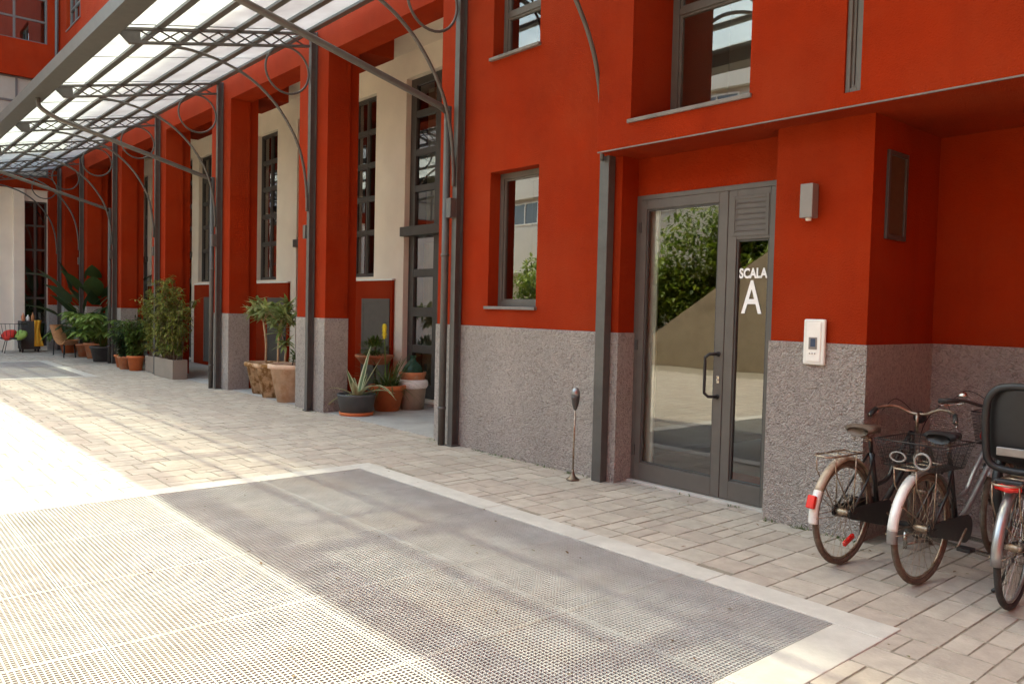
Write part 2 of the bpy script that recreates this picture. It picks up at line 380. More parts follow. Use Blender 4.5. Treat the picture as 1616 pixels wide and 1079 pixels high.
def paving():
    kinds = {}
    for ki, (w, l) in enumerate(((.25, .25), (.25, .375), (.125, .25), (.125, .375))):
        kinds[(w, l)] = [paver_mesh(w, l, ki * 10 + s) for s in range(3)]
    meshes = {}
    for k, ls in kinds.items():
        for i, (vs, fs) in enumerate(ls):
            mb = MB(); mb.add(vs, fs); m = mb.mesh('paver'); m.materials.append(MATS['paver']); m.materials.append(MATS['joint_dirt']); m.polygons.foreach_set('material_index', [0] + [1] * (len(fs) - 1)); meshes[(k, i)] = m
    rest = MB(); near = []
    rr = random.Random(3)
    x = -34.0 + .125
    row = 0
    while x < 4.0:
        y = -6 + (.125 if row % 2 else 0) ; row += 1
        ymax = 7.0 if x > -2.6 else 5.6
        if x < -7.86: ymax = 5.66
        if -5.1 < x < -3.3: ymax = 5.80
        while y < ymax:
            l = .375 if rr.random() < .22 else .25
            yc = y + l / 2
            if yc - l / 2 > ymax: break
            if paved(x, yc, l) and not (yc < -.5 and x > 1.5):
                d = math.hypot(x, yc)
                # in front of the camera?
                v = Vector((x, yc, -1.6)); z = v.dot(FWD)
                u = v.dot(RIGHT) / z if z > .2 else 9; w_ = v.dot(DOWN) / z if z > .2 else 9
                vis = abs(u) < .66 and w_ < .44
                split = rr.random() < .30
                for (px, w) in (((x - .0625, .125), (x + .0625, .125)) if split else ((x, .25),)):
                    near.append((d if vis else 99 + d, px, yc, w, l, rr.randrange(3), rr.uniform(-.004, -.001)))
            y += l
        x += .25
    near.sort()
    for i, (d, px, yc, w, l, s, dz) in enumerate(near):
        if i < 300:
            o = bpy.data.objects.new('paver', meshes[((w, l), s)]); COL.objects.link(o); o.parent = pav
            o.location = (px, yc, dz); o.rotation_euler = (0, 0, rr.choice((0, math.pi)))
        else:
            vs, fs = kinds[(w, l)][s]
            rest.add([(a + px, b + yc, c + dz) for a, b, c in vs], fs)
    ro = tag(rest.build('far_pavers', 'paver', pav), kind='stuff'); ro.data.materials.append(MATS['joint_dirt'])
    ro.data.polygons.foreach_set('material_index', ([0] + [1] * 8) * (len(rest.f) // 9))
paving()
def kerbs():
    for (x0, x1, y0, y1), ex in ((gr_near, .05), (gr_far, 0)):
        root = bpy.data.objects.new('kerb', None); COL.objects.link(root); tag(root, kind='structure')
        n = 5
        for (a0, a1, b0, b1) in ((x0 - KW, x1 + KW + ex, y1 + .003, y1 + KW), (x0 - KW, x1 + KW + ex, y0 - KW, y0)):
            st = (a1 - a0) / n
            for k in range(n):
                MB().box(a0 + k * st + .002, a0 + (k + 1) * st - .002, b0, b1, -.028, .004).build('kerb_stone', 'kerb', root, .005)
        for (a0, a1) in ((x0 - KW, x0 - .003), (x1 + .003, x1 + KW + ex)):
            st = (y1 - y0) / n
            for k in range(n):
                MB().box(a0, a1, y0 + .001 + k * st + .002, y0 + (k + 1) * st - .002 + .001, -.028, .004).build('kerb_stone', 'kerb', root, .005)
kerbs()
def gratings():
    P = .0245
    def panel_mesh(px, py):
        mb = MB(); nx = round(px / P); ny = round(py / P); t = .0054
        # bearing bars along x, cross bars along y, frame all round
        for j in range(1, ny):
            y = j * py / ny; mb.box(.009, px - .009, y - t/2, y + t/2, -.028, 0)
        for i in range(1, nx):
            x = i * px / nx; mb.box(x - t/2, x + t/2, .009, py - .009, -.020, -.0012)
        f = .008
        mb.box(.003, px - .003, .003, f, -.03, .001); mb.box(.003, px - .003, py - f, py - .003, -.03, .001)
        mb.box(.003, f, f, py - f, -.03, .0008); mb.box(px - f, px - .003, f, py - f, -.03, .0008)
        m = mb.mesh('grating_panel'); m.materials.append(MATS['galvanised']); return m
    for (x0, x1, y0, y1), lab in ((gr_near, 'large galvanised floor grating in the foreground before the glass door'),
                                  (gr_far, 'far steel floor grating in the pavement by the potted plants')):
        px = (x1 - x0) / 5; py = (y1 - y0) / 5; me = panel_mesh(px, py)
        t = thing('floor_grating', lab, 'grating', (x0, y0, 0))
        for i in range(5):
            for j in range(5):
                o = bpy.data.objects.new('grating_panel', me); COL.objects.link(o); o.parent = t; o.location = (i * px, j * py, 0)
        pit = MB(); d = -.30; g = .001
        X0, X1, Y0, Y1 = g, x1 - x0 - g, g, y1 - y0 - g
        pit.quad((X0, Y0, d), (X1, Y0, d), (X1, Y1, d), (X0, Y1, d))
        for a, b in (((X0, Y0), (X1, Y0)), ((X1, Y0), (X1, Y1)), ((X1, Y1), (X0, Y1)), ((X0, Y1), (X0, Y0))):
            pit.quad((*a, d), (*b, d), (*b, -.031), (*a, -.031))
        for k in range(1, 5):
            pit.box(k * px - .02, k * px + .02, Y0, Y1, -.11, -.032)
        pit.build('pit', 'pit', t)
gratings()

# ------------------------------------------------------------------ main red building
B = thing('apartment_building', 'long red rendered building with grey roughcast base and glazed entrance', 'building', (0, 5.6, 0))
def bp_(mb, name, mat, parent=None, bevel=0):
    """build geometry given in world coordinates as a part of the building"""
    o = mb.build(name, mat, parent or B, bevel)
    base = Vector((0, 5.6, 0))
    if (parent or B) is B or (parent is not None and parent.parent is B): o.data.transform(Matrix.Translation(-base))
    return o
def wall_holes(mb, x0, x1, z0, z1, y, holes, depth):
    """vertical wall face at y with rectangular openings (hx0,hx1,hz0,hz1[,depth])"""
    xs = sorted({x0, x1, *[h[0] for h in holes], *[h[1] for h in holes]}); zs = sorted({z0, z1, *[h[2] for h in holes], *[h[3] for h in holes]})
    for i in range(len(xs) - 1):
        for j in range(len(zs) - 1):
            cx, cz = (xs[i] + xs[i+1]) / 2, (zs[j] + zs[j+1]) / 2
            if any(h[0] < cx < h[1] and h[2] < cz < h[3] for h in holes): continue
            mb.quad((xs[i], y, zs[j]), (xs[i+1], y, zs[j]), (xs[i+1], y, zs[j+1]), (xs[i], y, zs[j+1]))
    for h in holes:
        a, b, c, d = h[:4]; yb = y + (h[4] if len(h) > 4 else depth)
        mb.quad((a, y, c), (a, y, d), (a, yb, d), (a, yb, c)); mb.quad((b, y, d), (b, y, c), (b, yb, c), (b, yb, d))
        mb.quad((a, y, d), (b, y, d), (b, yb, d), (a, yb, d)); mb.quad((b, y, c), (a, y, c), (a, yb, c), (b, yb, c))
ROOF = 22.5
XL = -28.4
upper_win = [(-6.9, -6.14, 4.355, 5.95)]
low_win = (-6.9, -6.105, 1.625, 3.115)
far_wins = [(-27.5, -25.75, 9.72, 11.6), (-23.6, -21.85, 9.72, 11.6), (-19.9, -18.1, 9.72, 11.6)]
mb = MB()
wall_holes(mb, -7.86, -4.957, 1.41, ROOF, W0, [low_win, (-6.9, -6.14, 4.355, 5.95), (-6.9, -6.14, 8.2, 9.9)], .2)
mb.quad((-4.957, W0, 1.41), (-4.957, 5.86, 1.41), (-4.957, 5.86, 3.2), (-4.957, W0, 3.2))     # door recess, left return
wall_holes(mb, -7.86 - 20.54, -7.86, 5.31, ROOF, W0, far_wins, .2)                            # beam and upper storeys over the piers
mb.quad((XL, W0, 5.31), (XL, 6.0, 5.31), (-7.86, 6.0, 5.31), (-7.86, W0, 5.31))               # underside of the beam
mb.quad((-7.86, 6.0, 5.31), (XL, 6.0, 5.31), (XL, 6.0, 5.9), (-7.86, 6.0, 5.9))
mb.quad((-7.86, W0, 1.41), (-7.86, W0, 5.31), (-7.86, 7.6, 5.31), (-7.86, 7.6, 1.41))
mb.quad((XL, W0, ROOF), (6, W0, ROOF), (6, 14, ROOF), (XL, 14, ROOF))
mb.quad((XL, 5.9, 0), (XL, 7.6, 0), (XL, 7.6, 5.9), (XL, 5.9, 5.9))
mb.quad((6, W0, 0), (6, 14, 0), (6, 14, ROOF), (6, W0, ROOF)); mb.quad((XL, 14, 0), (6, 14, 0), (6, 14, ROOF), (XL, 14, ROOF))
bp_(mb, 'wall', 'red')
mb = MB();                                           # unseen wing added on the right to block sky light and darken the recess
mb.quad((6, 5.6, 0), (6, -16, 0), (6, -16, 15), (6, 5.6, 15)); mb.quad((6, -16, 0), (15, -16, 0), (15, -16, 15), (6, -16, 15)); mb.quad((6, -16, 15), (6, 5.6, 15), (15, 5.6, 15), (15, -16, 15)); mb.quad((15, -16, 0), (15, 5.6, 0), (15, 5.6, 15), (15, -16, 15))
bp_(mb, 'sky_blocking_wing', 'red')
mb = MB()                                                       # wall over the door, pillar, side and back of the bicycle recess
mb.quad((-4.957, 5.83, 2.70), (-3.3, 5.83, 2.70), (-3.3, 5.83, 3.2), (-4.957, 5.83, 3.2))
mb.quad((-3.37, W0, 1.41), (-2.615, W0, 1.41), (-2.615, W0, 3.2), (-3.37, W0, 3.2))
mb.quad((-3.37, 5.9, 1.41), (-3.37, W0, 1.41), (-3.37, W0, 3.2), (-3.37, 5.9, 3.2))
mb.quad((-2.615, W0, 1.41), (-2.615, 6.74, 1.41), (-2.615, 6.74, 3.2), (-2.615, W0, 3.2))
mb.quad((-2.615, 6.74, 1.41), (4, 6.74, 1.41), (4, 6.74, 3.2), (-2.615, 6.74, 3.2))
bp_(mb, 'entrance_wall', 'red')
# roughcast base: a few millimetres proud of the render above
D = 1.41; e = .012
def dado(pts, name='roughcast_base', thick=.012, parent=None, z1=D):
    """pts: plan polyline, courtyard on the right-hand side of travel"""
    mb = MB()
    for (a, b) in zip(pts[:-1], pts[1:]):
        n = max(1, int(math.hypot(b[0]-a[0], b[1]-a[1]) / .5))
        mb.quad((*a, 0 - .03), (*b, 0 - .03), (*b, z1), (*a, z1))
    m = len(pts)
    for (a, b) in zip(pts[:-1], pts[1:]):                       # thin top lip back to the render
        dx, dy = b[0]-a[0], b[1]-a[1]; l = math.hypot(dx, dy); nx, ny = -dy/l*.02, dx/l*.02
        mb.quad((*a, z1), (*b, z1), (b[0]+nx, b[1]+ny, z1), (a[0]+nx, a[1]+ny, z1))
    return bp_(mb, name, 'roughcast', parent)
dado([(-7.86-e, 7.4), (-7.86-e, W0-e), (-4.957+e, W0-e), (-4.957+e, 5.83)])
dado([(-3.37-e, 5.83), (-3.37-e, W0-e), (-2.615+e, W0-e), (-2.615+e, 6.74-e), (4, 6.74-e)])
# upper volume over the entrance
YB = 5.33; XB = -5.03; ZS = 3.048
bwin = (-4.645, -3.465, 3.277, 5.3, .6)
swin = (-2.72, -2.603, 3.147, 5.2, .07)
mb = MB()
wall_holes(mb, XB, 6, ZS, ROOF, YB, [bwin, swin, (-.6, .9, 3.277, 5.3, .3)], .6)
mb.quad((XB, YB, ZS), (XB, YB, ROOF), (XB, W0, ROOF), (XB, W0, ZS))
mb.quad((XB, YB, ROOF), (6, YB, ROOF), (6, W0, ROOF), (XB, W0, ROOF))
bp_(mb, 'upper_volume', 'red')
mb = MB(); mb.quad((XB, YB, ZS), (XB, 6.8, ZS), (6, 6.8, ZS), (6, YB, ZS)); bp_(mb, 'soffit', 'red')
mb = MB(); mb.box(XB + .001, 6, YB - .004, YB + .012, ZS - .006, ZS + .004); bp_(mb, 'drip_edge', 'sill')

def window(x0, x1, z0, z1, y, mull=(), trans=(), fw=.06, sill=None, sillname='sill', mat='frame', gl='glass_dark', back=.5, backmat='interior_dark', depth=.06):
    w = part('window', B)
    fr = MB()
    fr.box(x0, x0+fw, y, y+depth, z0, z1); fr.box(x1-fw, x1, y, y+depth, z0, z1)
    fr.box(x0+fw, x1-fw, y, y+depth, z0, z0+fw); fr.box(x0+fw, x1-fw, y, y+depth, z1-fw, z1)
    for m_ in mull: fr.box(m_-.025, m_+.025, y+.004, y+depth, z0+fw, z1-fw)
    for t_ in trans: fr.box(x0+fw, x1-fw, y+.006, y+depth, t_-.03, t_+.03)
    # inner casement lip
    q = .022
    cx = [x0+fw] + sorted(mull) + [x1-fw]; cz = [z0+fw] + sorted(trans) + [z1-fw]
    bp_(fr, 'frame', mat, w, .004)
    for i in range(len(cx)-1):
        for j in range(len(cz)-1):
            a = cx[i] + (.025 if i else 0); b = cx[i+1] - (.025 if i < len(cx)-2 else 0)
            c = cz[j] + (.03 if j else 0); d = cz[j+1] - (.03 if j < len(cz)-2 else 0)
            lip = MB(); yy = y + .018
            lip.box(a, a+q, yy, yy+.03, c, d); lip.box(b-q, b, yy, yy+.03, c, d); lip.box(a+q, b-q, yy, yy+.03, c, c+q); lip.box(a+q, b-q, yy, yy+.03, d-q, d)
            bp_(lip, 'casement', mat, w, .003)
            g = MB(); g.quad((a+q, y+.04, c+q), (b-q, y+.04, c+q), (b-q, y+.04, d-q), (a+q, y+.04, d-q)); bp_(g, 'pane', gl, w)
    if sill:
        s_ = MB(); s_.box(x0-sill[0], x1+sill[1], y-sill[2], y-.002, z0-.035, z0-.002); bp_(s_, 'sill', 'sill', w, .004)
    if back:
        r = MB(); r.quad((x0, y+back, z0), (x1, y+back, z0), (x1, y+back, z1), (x0, y+back, z1))
        r.quad((x0, y+depth, z0), (x0, y+back, z0), (x0, y+back, z1), (x0, y+depth, z1)); r.quad((x1, y+back, z0), (x1, y+depth, z0), (x1, y+depth, z1), (x1, y+back, z1))
        r.quad((x0, y+depth, z1), (x1, y+depth, z1), (x1, y+back, z1), (x0, y+back, z1)); r.quad((x0, y+back, z0), (x1, y+back, z0), (x1, y+depth, z0), (x0, y+depth, z0))
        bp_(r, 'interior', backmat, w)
    return w
window(low_win[0]+.001, low_win[1]-.001, low_win[2]+.012, low_win[3]-.001, 5.745, sill=(.03, .02, .185))
window(-6.899, -6.141, 4.367, 5.949, 5.745, trans=(4.85,), sill=(.03, .02, .185))
window(-6.899, -6.141, 8.212, 9.899, 5.745, trans=(8.75,), sill=(.03, .02, .185))
window(bwin[0]+.001, bwin[1]-.001, bwin[2]+.012, bwin[3]-.001, 5.87, trans=(4.33,), sill=(.03, .02, .56), back=.9, fw=.07, backmat='interior_wall')
window(-.599, .899, 3.29, 5.299, 5.6, trans=(4.33,), sill=(.03, .02, .3))
window(swin[0]+.001, swin[1]-.001, swin[2]+.001, swin[3]-.001, 5.345, fw=.032, back=.3, mat='frame')
for (a, b, c, d) in far_wins: window(a+.001, b-.001, c+.012, d-.001, 5.70, mull=(a+.6, a+1.2), trans=(c+.62, c+1.25), sill=(.03, .02, .12))
# narrow brown window on the side wall of the recess
w = part('side_window', B)
f = MB(); xw = -2.615
f.box(xw, xw+.022, 5.80, 5.835, 2.18, 2.82); f.box(xw, xw+.022, 6.09, 6.125, 2.18, 2.82); f.box(xw, xw+.022, 5.835, 6.09, 2.18, 2.215); f.box(xw, xw+.022, 5.835, 6.09, 2.785, 2.82)
bp_(f, 'frame', 'frame_dark', w, .003)
f = MB(); f.box(xw, xw+.008, 5.834, 6.091, 2.214, 2.786); bp_(f, 'panel', 'brown_grille', w)
# entrance door: wide glazed leaf, narrow leaf with louvre, lettering
ED = part('entrance_door', B); YD = 5.82
f = MB()
f.box(-4.957, -4.905, YD, YD+.07, .02, 2.70); f.box(-4.905, -3.36, YD, YD+.07, 2.655, 2.70)
f.box(-3.40, -3.36, YD, YD+.07, .02, 2.655)
bp_(f, 'frame', 'frame', ED, .004)
f = MB(); f.box(-4.957, -3.36, YD-.06, YD+.1, -.02, .018); bp_(f, 'threshold', 'kerb', ED, .006)
def leaf(x0, x1, gx0, gx1, gz0, gz1, y):
    f = MB(); z0, z1 = .024, 2.653
    f.box(x0, gx0, y, y+.055, z0, z1); f.box(gx1, x1, y, y+.055, z0, z1); f.box(gx0, gx1, y, y+.055, z0, gz0); f.box(gx0, gx1, y, y+.055, gz1, z1)
    bp_(f, 'door_leaf', 'frame', ED, .004)
    q = .016; b = MB()
    b.box(gx0, gx0+q, y+.012, y+.04, gz0, gz1); b.box(gx1-q, gx1, y+.012, y+.04, gz0, gz1); b.box(gx0+q, gx1-q, y+.012, y+.04, gz0, gz0+q); b.box(gx0+q, gx1-q, y+.012, y+.04, gz1-q, gz1)
    bp_(b, 'glazing_bead', 'frame_dark', ED, .002)
    g = MB(); g.quad((gx0+q, y+.03, gz0+q), (gx1-q, y+.03, gz0+q), (gx1-q, y+.03, gz1-q), (gx0+q, y+.03, gz1-q)); bp_(g, 'pane', 'glass', ED)
leaf(-4.901, -3.947, -4.835, -4.035, .185, 2.565, YD-.006)
leaf(-3.941, -3.404, -3.855, -3.545, .185, 2.235, YD-.006)
fr = MB(); a, b, c, d = -3.905, -3.555, 2.262, 2.60; y = YD-.012
fr.box(a, a+.03, y, y+.02, c, d); fr.box(b-.03, b, y, y+.02, c, d); fr.box(a+.03, b-.03, y, y+.02, c, c+.03); fr.box(a+.03, b-.03, y, y+.02, d-.03, d)
bp_(fr, 'louvre_frame', 'frame', ED, .003)
for k in range(6):
    s_ = MB(); z = c + .055 + k * .0455
    s_.add([(a+.03, y+.004, z-.014), (b-.03, y+.004, z-.014), (b-.03, y+.024, z+.026), (a+.03, y+.024, z+.026),
            (a+.03, y+.000, z-.010), (b-.03, y+.000, z-.010), (b-.03, y+.020, z+.030), (a+.03, y+.020, z+.030)],
           [(0,1,2,3),(4,5,6,7),(0,1,5,4),(2,3,7,6),(0,3,7,4),(1,2,6,5)])
    bp_(s_, 'louvre_slat', 'frame', ED)
h = MB(); hx = -3.992; z0, z1 = .895, 1.262; yo = YD-.095; hb = -4.065
h.tube([(hx, YD-.002, z0), (hx-.006, YD-.05, z0), (hx-.035, yo+.008, z0), (hb, yo, z0+.03)] + [(hb, yo, z0+.06), (hb, yo, z1-.06)] + [(hb, yo, z1-.03), (hx-.035, yo+.008, z1), (hx-.006, YD-.05, z1), (hx, YD-.002, z1)], .0135, 10)
for z in (z0, z1): h.lathe([(.022, 0), (.022, .008), (.015, .010)], 16, M=Matrix.Translation((hx, YD-.006, z)) @ Matrix.Rotation(R(90), 4, 'X'))
bp_(h, 'handle', 'black_plastic', ED)
l = MB(); l.box(-4.004, -3.976, YD-.014, YD-.006, 1.01, 1.075); l.lathe([(.009, 0), (.009, .012), (.003, .013)], 12, M=Matrix.Translation((-3.99, YD-.014, 1.04)) @ Matrix.Rotation(R(90), 4, 'X')); bp_(l, 'lock', 'chrome', ED, .002)
for z in (.25, 1.25, 2.35): hg = MB(); hg.box(-4.92, -4.89, YD-.018, YD, z, z+.10); bp_(hg, 'hinge', 'frame_dark', ED, .003)
dc = MB(); dc.box(-4.55, -4.33, YD+.05, YD+.11, 2.57, 2.62); dc.bar((-4.45, YD+.08, 2.56), (-4.28, YD+.16, 2.53), .02, .02); bp_(dc, 'door_closer', 'frame_dark', ED, .004)
def text(body, size, x, z, y, parent, mat, off=0, sx=1., name='lettering', align='CENTER', rot=(R(90), 0, 0)):
    c = bpy.data.curves.new('lettering', 'FONT'); c.body = body; c.size = size; c.align_x = align; c.offset = off; c.extrude = .0006; c.resolution_u = 4
    o0 = bpy.data.objects.new(name, c); me = bpy.data.meshes.new_from_object(o0); bpy.data.objects.remove(o0); o = bpy.data.objects.new(name, me); COL.objects.link(o); o.parent = parent; me.materials.clear(); me.materials.append(MATS[mat]); o.location = (x, y - 5.6 if parent and parent.parent is B else y, z)
    o.rotation_euler = rot; o.scale = (sx, 1, 1); return o
text('SCALA', .112, -3.70, 1.915, YD+.018, ED, 'lettering_white', .0042, .78)
text('A', .395, -3.705, 1.62, YD+.018, ED, 'lettering_white', .0035, .70)
# hall behind the door
hall = part('entrance_hall', B)
m_ = MB(); m_.quad((-5.6, 5.92, .012), (-2.7, 5.92, .012), (-2.7, 10, .012), (-5.6, 10, .012)); bp_(m_, 'hall_floor', 'interior_floor', hall)
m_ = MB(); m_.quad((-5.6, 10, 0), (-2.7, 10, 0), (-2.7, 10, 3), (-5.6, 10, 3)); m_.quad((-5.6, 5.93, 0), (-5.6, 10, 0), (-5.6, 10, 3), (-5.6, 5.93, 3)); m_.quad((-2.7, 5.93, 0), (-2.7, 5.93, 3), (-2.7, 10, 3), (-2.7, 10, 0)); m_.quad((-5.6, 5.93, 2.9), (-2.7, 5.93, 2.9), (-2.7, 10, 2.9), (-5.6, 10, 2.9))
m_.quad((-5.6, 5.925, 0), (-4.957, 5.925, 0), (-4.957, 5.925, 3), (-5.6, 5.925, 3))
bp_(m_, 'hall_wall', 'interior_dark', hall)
m_ = MB(); m_.box(-5.0, -4.755, 5.90, 5.925, .013, 2.68); bp_(m_, 'hall_column', 'white_paint', hall, .004)
m_ = MB(); m_.box(-4.6, -3.3, 5.94, 6.9, .0125, .026); bp_(m_, 'doormat', 'doormat', hall, .004)
m_ = MB()
for k in range(7): m_.box(-4.2, -2.75, 7.9 + k*.28, 8.2 + k*.28, .013 + k*.0, .013 + (k+1)*.17)
bp_(m_, 'staircase', 'interior_floor', hall)

# piers, loggia behind them
POSTS = [-7.40, -11.07, -14.78, -18.42, -21.82, -25.25, -28.1]
for xp in POSTS[1:-1] + [-28.05]:
    p = part('pier', B); xc = xp - .11; a, b = xc - .46, xc + .46
    if xp < -28: a, b = XL + .001, xp + .35
    m_ = MB(); m_.box(a, b, W0, 5.97, D - .001, 5.3095); m_.box(a + .05, b - .05, 5.97, 6.14, 0, 5.6)
    bp_(m_, 'shaft', 'red', p)
    dd = .012
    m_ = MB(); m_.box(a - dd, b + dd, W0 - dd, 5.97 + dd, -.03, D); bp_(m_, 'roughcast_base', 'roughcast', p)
    if xp > -28:
        m_ = MB(); m_.box(a - .33, b + .0, 5.99, 6.72, 5.44, 5.849); bp_(m_, 'corbel_beam', 'red', p, .01)
m_ = MB(); m_.quad((XL, 6.0, 5.85), (-7.86, 6.0, 5.85), (-7.86, 7.6, 5.85), (XL, 7.6, 5.85)); bp_(m_, 'loggia_ceiling', 'ceiling_cream')
m_ = MB(); m_.box(XL, -7.875, 5.66, 7.6, -.03, .006); bp_(m_, 'loggia_floor', 'slab')
YC = 7.4
cream = MB(); holes = []
WX = [(-13.25, -12.36), (-17.45, -16.42), (-21.2, -20.3), (-25.2, -24.3), (-28.0, -27.2)]
for k, (w0, w1) in enumerate(WX):
    dx = w1 + 12.36; d0 = w1 + .96; d1 = min(d0 + 1.65, (WX[k-1][0] - .35) if k else -9.75)
    holes.append((w0, w1, 2.13, 5.37, .12)); holes.append((d0, d1, .10, 5.42, .14))
    window(w0+.001, w1-.001, 2.131, 5.369, YC+.09, mull=((w0+w1)/2,), trans=(2.94, 3.555, 4.16, 4.755), fw=.05, mat='frame_dark', back=.6)
    # low red wall with a metal cupboard door
    lw = part('low_wall', B)
    m_ = MB(); m_.box(w0-.15, -11.66+dx, YC-.05, YC-.002, .007, 2.055); bp_(m_, 'parapet', 'red', lw, .006)
    m_ = MB(); m_.box(w0-.15, -11.64+dx, YC-.07, YC-.002, 2.056, 2.085); bp_(m_, 'coping', 'white_paint', lw, .004)
    cb = part('cupboard_door', B)
    m_ = MB(); a, b = -12.66+dx, -11.72+dx; y = YC-.065
    m_.box(a, a+.07, y, y+.014, .1, 1.74); m_.box(b-.07, b, y, y+.014, .1, 1.74); m_.box(a+.07, b-.07, y, y+.014, .1, .18); m_.box(a+.07, b-.07, y, y+.014, 1.66, 1.74)
    bp_(m_, 'frame', 'frame', cb, .003)
    m_ = MB(); m_.box(a+.07, b-.07, y+.006, y+.014, .18, 1.66); bp_(m_, 'panel', 'frame', cb, .003)
    m_ = MB(); m_.box(b-.055, b-.03, y-.02, y, .85, .93); bp_(m_, 'latch', 'black_plastic', cb, .003)
    # tall glazed door
    gd = part('glazed_door', B); y = YC+.10
    m_ = MB(); fw = .13
    rows = [.10, .315, .84, .977, 1.449, 1.606, 2.109, 2.245, 2.79, 2.94, 3.53, 3.64, 4.13, 4.24, 4.77, 4.88, 5.30, 5.42]
    mid = (d0 + d1) / 2
    cols = [(d0, d0+.16), (mid-.10, mid+.10), (d1-.16, d1)]
    for (a, b) in cols: m_.box(a+.001, b-.001, y, y+.06, .101, 5.419)
    spans = [(d0+.16, mid-.10), (mid+.10, d1-.16)]
    for (a, b) in spans:
        for j in range(0, len(rows), 2): m_.box(a, b, y+.002, y+.058, rows[j]+.001, rows[j+1]-.001)
    bp_(m_, 'frame', 'frame_dark', gd, .004)
    for (a, b) in spans:
        for j in range(1, len(rows)-1, 2):
            g = MB(); g.quad((a, y+.04, rows[j]), (b, y+.04, rows[j]), (b, y+.04, rows[j+1]), (a, y+.04, rows[j+1])); bp_(g, 'pane', 'glass_dark', gd)
    m_ = MB(); m_.box(d0-.03, d1+.03, YC-.07, YC+.099, 2.79, 2.945); bp_(m_, 'hood', 'frame_dark', gd, .004)
    m_ = MB(); m_.box(d0-.02, d1+.02, YC-.06, YC+.2, .055, .099); bp_(m_, 'threshold', 'white_paint', gd, .004)
    m_ = MB(); m_.box(d0-.02, d1+.02, YC-.04, YC+.2, .007, .054); bp_(m_, 'step', 'slab', gd)
    m_ = MB()
    for (a, b, c, d, q) in ((d0+.1, mid-.35, .2, 2.7, .25), (mid-.22, mid+.3, .2, 2.7, .25), (mid+.4, d1-.05, .2, 2.7, .25), (d0+.1, d0+.42, 3., 5.3, .28)):
        n = 24; vs = []
        for i in range(n+1):
            x = a + (b-a)*i/n; yy = y + q + .03*math.sin(i*1.7)
            vs += [(x, yy, c), (x, yy, d)]
        m_.add(vs, [(2*i, 2*i+2, 2*i+3, 2*i+1) for i in range(n)], True)
    bp_(m_, 'curtain', 'curtain', gd)
    m_ = MB(); m_.quad((d0, y+.9, .1), (d1, y+.9, .1), (d1, y+.9, 5.42), (d0, y+.9, 5.42)); m_.quad((d0, y+.06, .1), (d0, y+.9, .1), (d0, y+.9, 5.42), (d0, y+.06, 5.42)); m_.quad((d1, y+.06, .1), (d1, y+.9, .1), (d1, y+.9, 5.42), (d1, y+.06, 5.42)); m_.quad((d0, y+.06, .1), (d0, y+.9, .1), (d1, y+.9, .1), (d1, y+.06, .1)); m_.quad((d0, y+.06, 5.42), (d0, y+.9, 5.42), (d1, y+.9, 5.42), (d1, y+.06, 5.42))
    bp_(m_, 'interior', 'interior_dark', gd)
wall_holes(cream, XL, -7.9, 0, 5.86, YC, holes, .12)
bp_(cream, 'loggia_wall', 'cream')

# ------------------------------------------------------------------ building closing the courtyard at the far left (faces +x)
E_ = thing('end_building', 'red building with cream ground floor closing the far end of the courtyard', 'building', (XL, 3, 0))
def ep(mb, name, mat, parent=None, bevel=0):
    o = mb.build(name, mat, parent or E_, bevel); o.data.transform(Matrix.Translation(-Vector((XL, 3, 0)))); return o
HE = 13.6
def yz(mb, x, y0, y1, z0, z1): mb.quad((x, y0, z0), (x, y1, z0), (x, y1, z1), (x, y0, z1))
def yz_holes(mb, x, y0, y1, z0, z1, holes, depth):
    ys = sorted({y0, y1, *[h[0] for h in holes], *[h[1] for h in holes]}); zs = sorted({z0, z1, *[h[2] for h in holes], *[h[3] for h in holes]})
    for i in range(len(ys)-1):
        for j in range(len(zs)-1):
            c, d = (ys[i]+ys[i+1])/2, (zs[j]+zs[j+1])/2
            if not any(h[0] < c < h[1] and h[2] < d < h[3] for h in holes): yz(mb, x, ys[i], ys[i+1], zs[j], zs[j+1])
    for (a, b, c, d) in holes:
        xb = x - depth
        for p, q in (((a, c), (a, d)), ((a, d), (b, d)), ((b, d), (b, c)), ((b, c), (a, c))):
            mb.quad((x, *p), (x, *q), (xb, *q), (xb, *p))
ups = [(5.27 - 1.75 - 2.3*k, 5.27 - 2.3*k - .0, 9.45, 11.5) for k in range(5)]
mid_h = [(5.30 - 3.4 - 4.2*k, 5.30 - 4.2*k, 5.35, 8.35) for k in range(3)]
m_ = MB(); yz_holes(m_, XL, -7, W0, 4.95, HE, ups + mid_h, .15); m_.quad((XL, -7, HE), (XL, W0, HE), (XL-9, W0, HE), (XL-9, -7, HE)); m_.quad((XL, -7, 0), (XL, -7, HE), (XL-9, -7, HE), (XL-9, -7, 0)); m_.quad((XL-9, -7, 0), (XL-9, -7, HE), (XL-9, W0, HE), (XL-9, W0, 0)); ep(m_, 'wall', 'red')
m_ = MB(); yz_holes(m_, XL - .05, -7, 5.6, 0, 5.2, [(4.63, 5.26, .12, 4.60)] + [(1.2-4*k, 2.4-4*k, .12, 4.6) for k in range(2)], .15); m_.quad((XL-.06, -7, 4.95), (XL-.06, 5.6, 4.95), (XL, 5.6, 4.95), (XL, -7, 4.95)); ep(m_, 'ground_floor_wall', 'cream')
m_ = MB(); m_.box(XL-.049, XL+.14, 4.34, 4.625, 0, 4.94); ep(m_, 'pilaster', 'cream', None, .008)
m_ = MB(); m_.box(XL-.049, XL+.16, 5.27, 5.55, D, 4.94); ep(m_, 'red_pier', 'red', None, .008)
m_ = MB(); m_.box(XL-.049, XL+.17, 5.26, 5.56, 0, D-.001); ep(m_, 'roughcast_base', 'roughcast', None, .008)
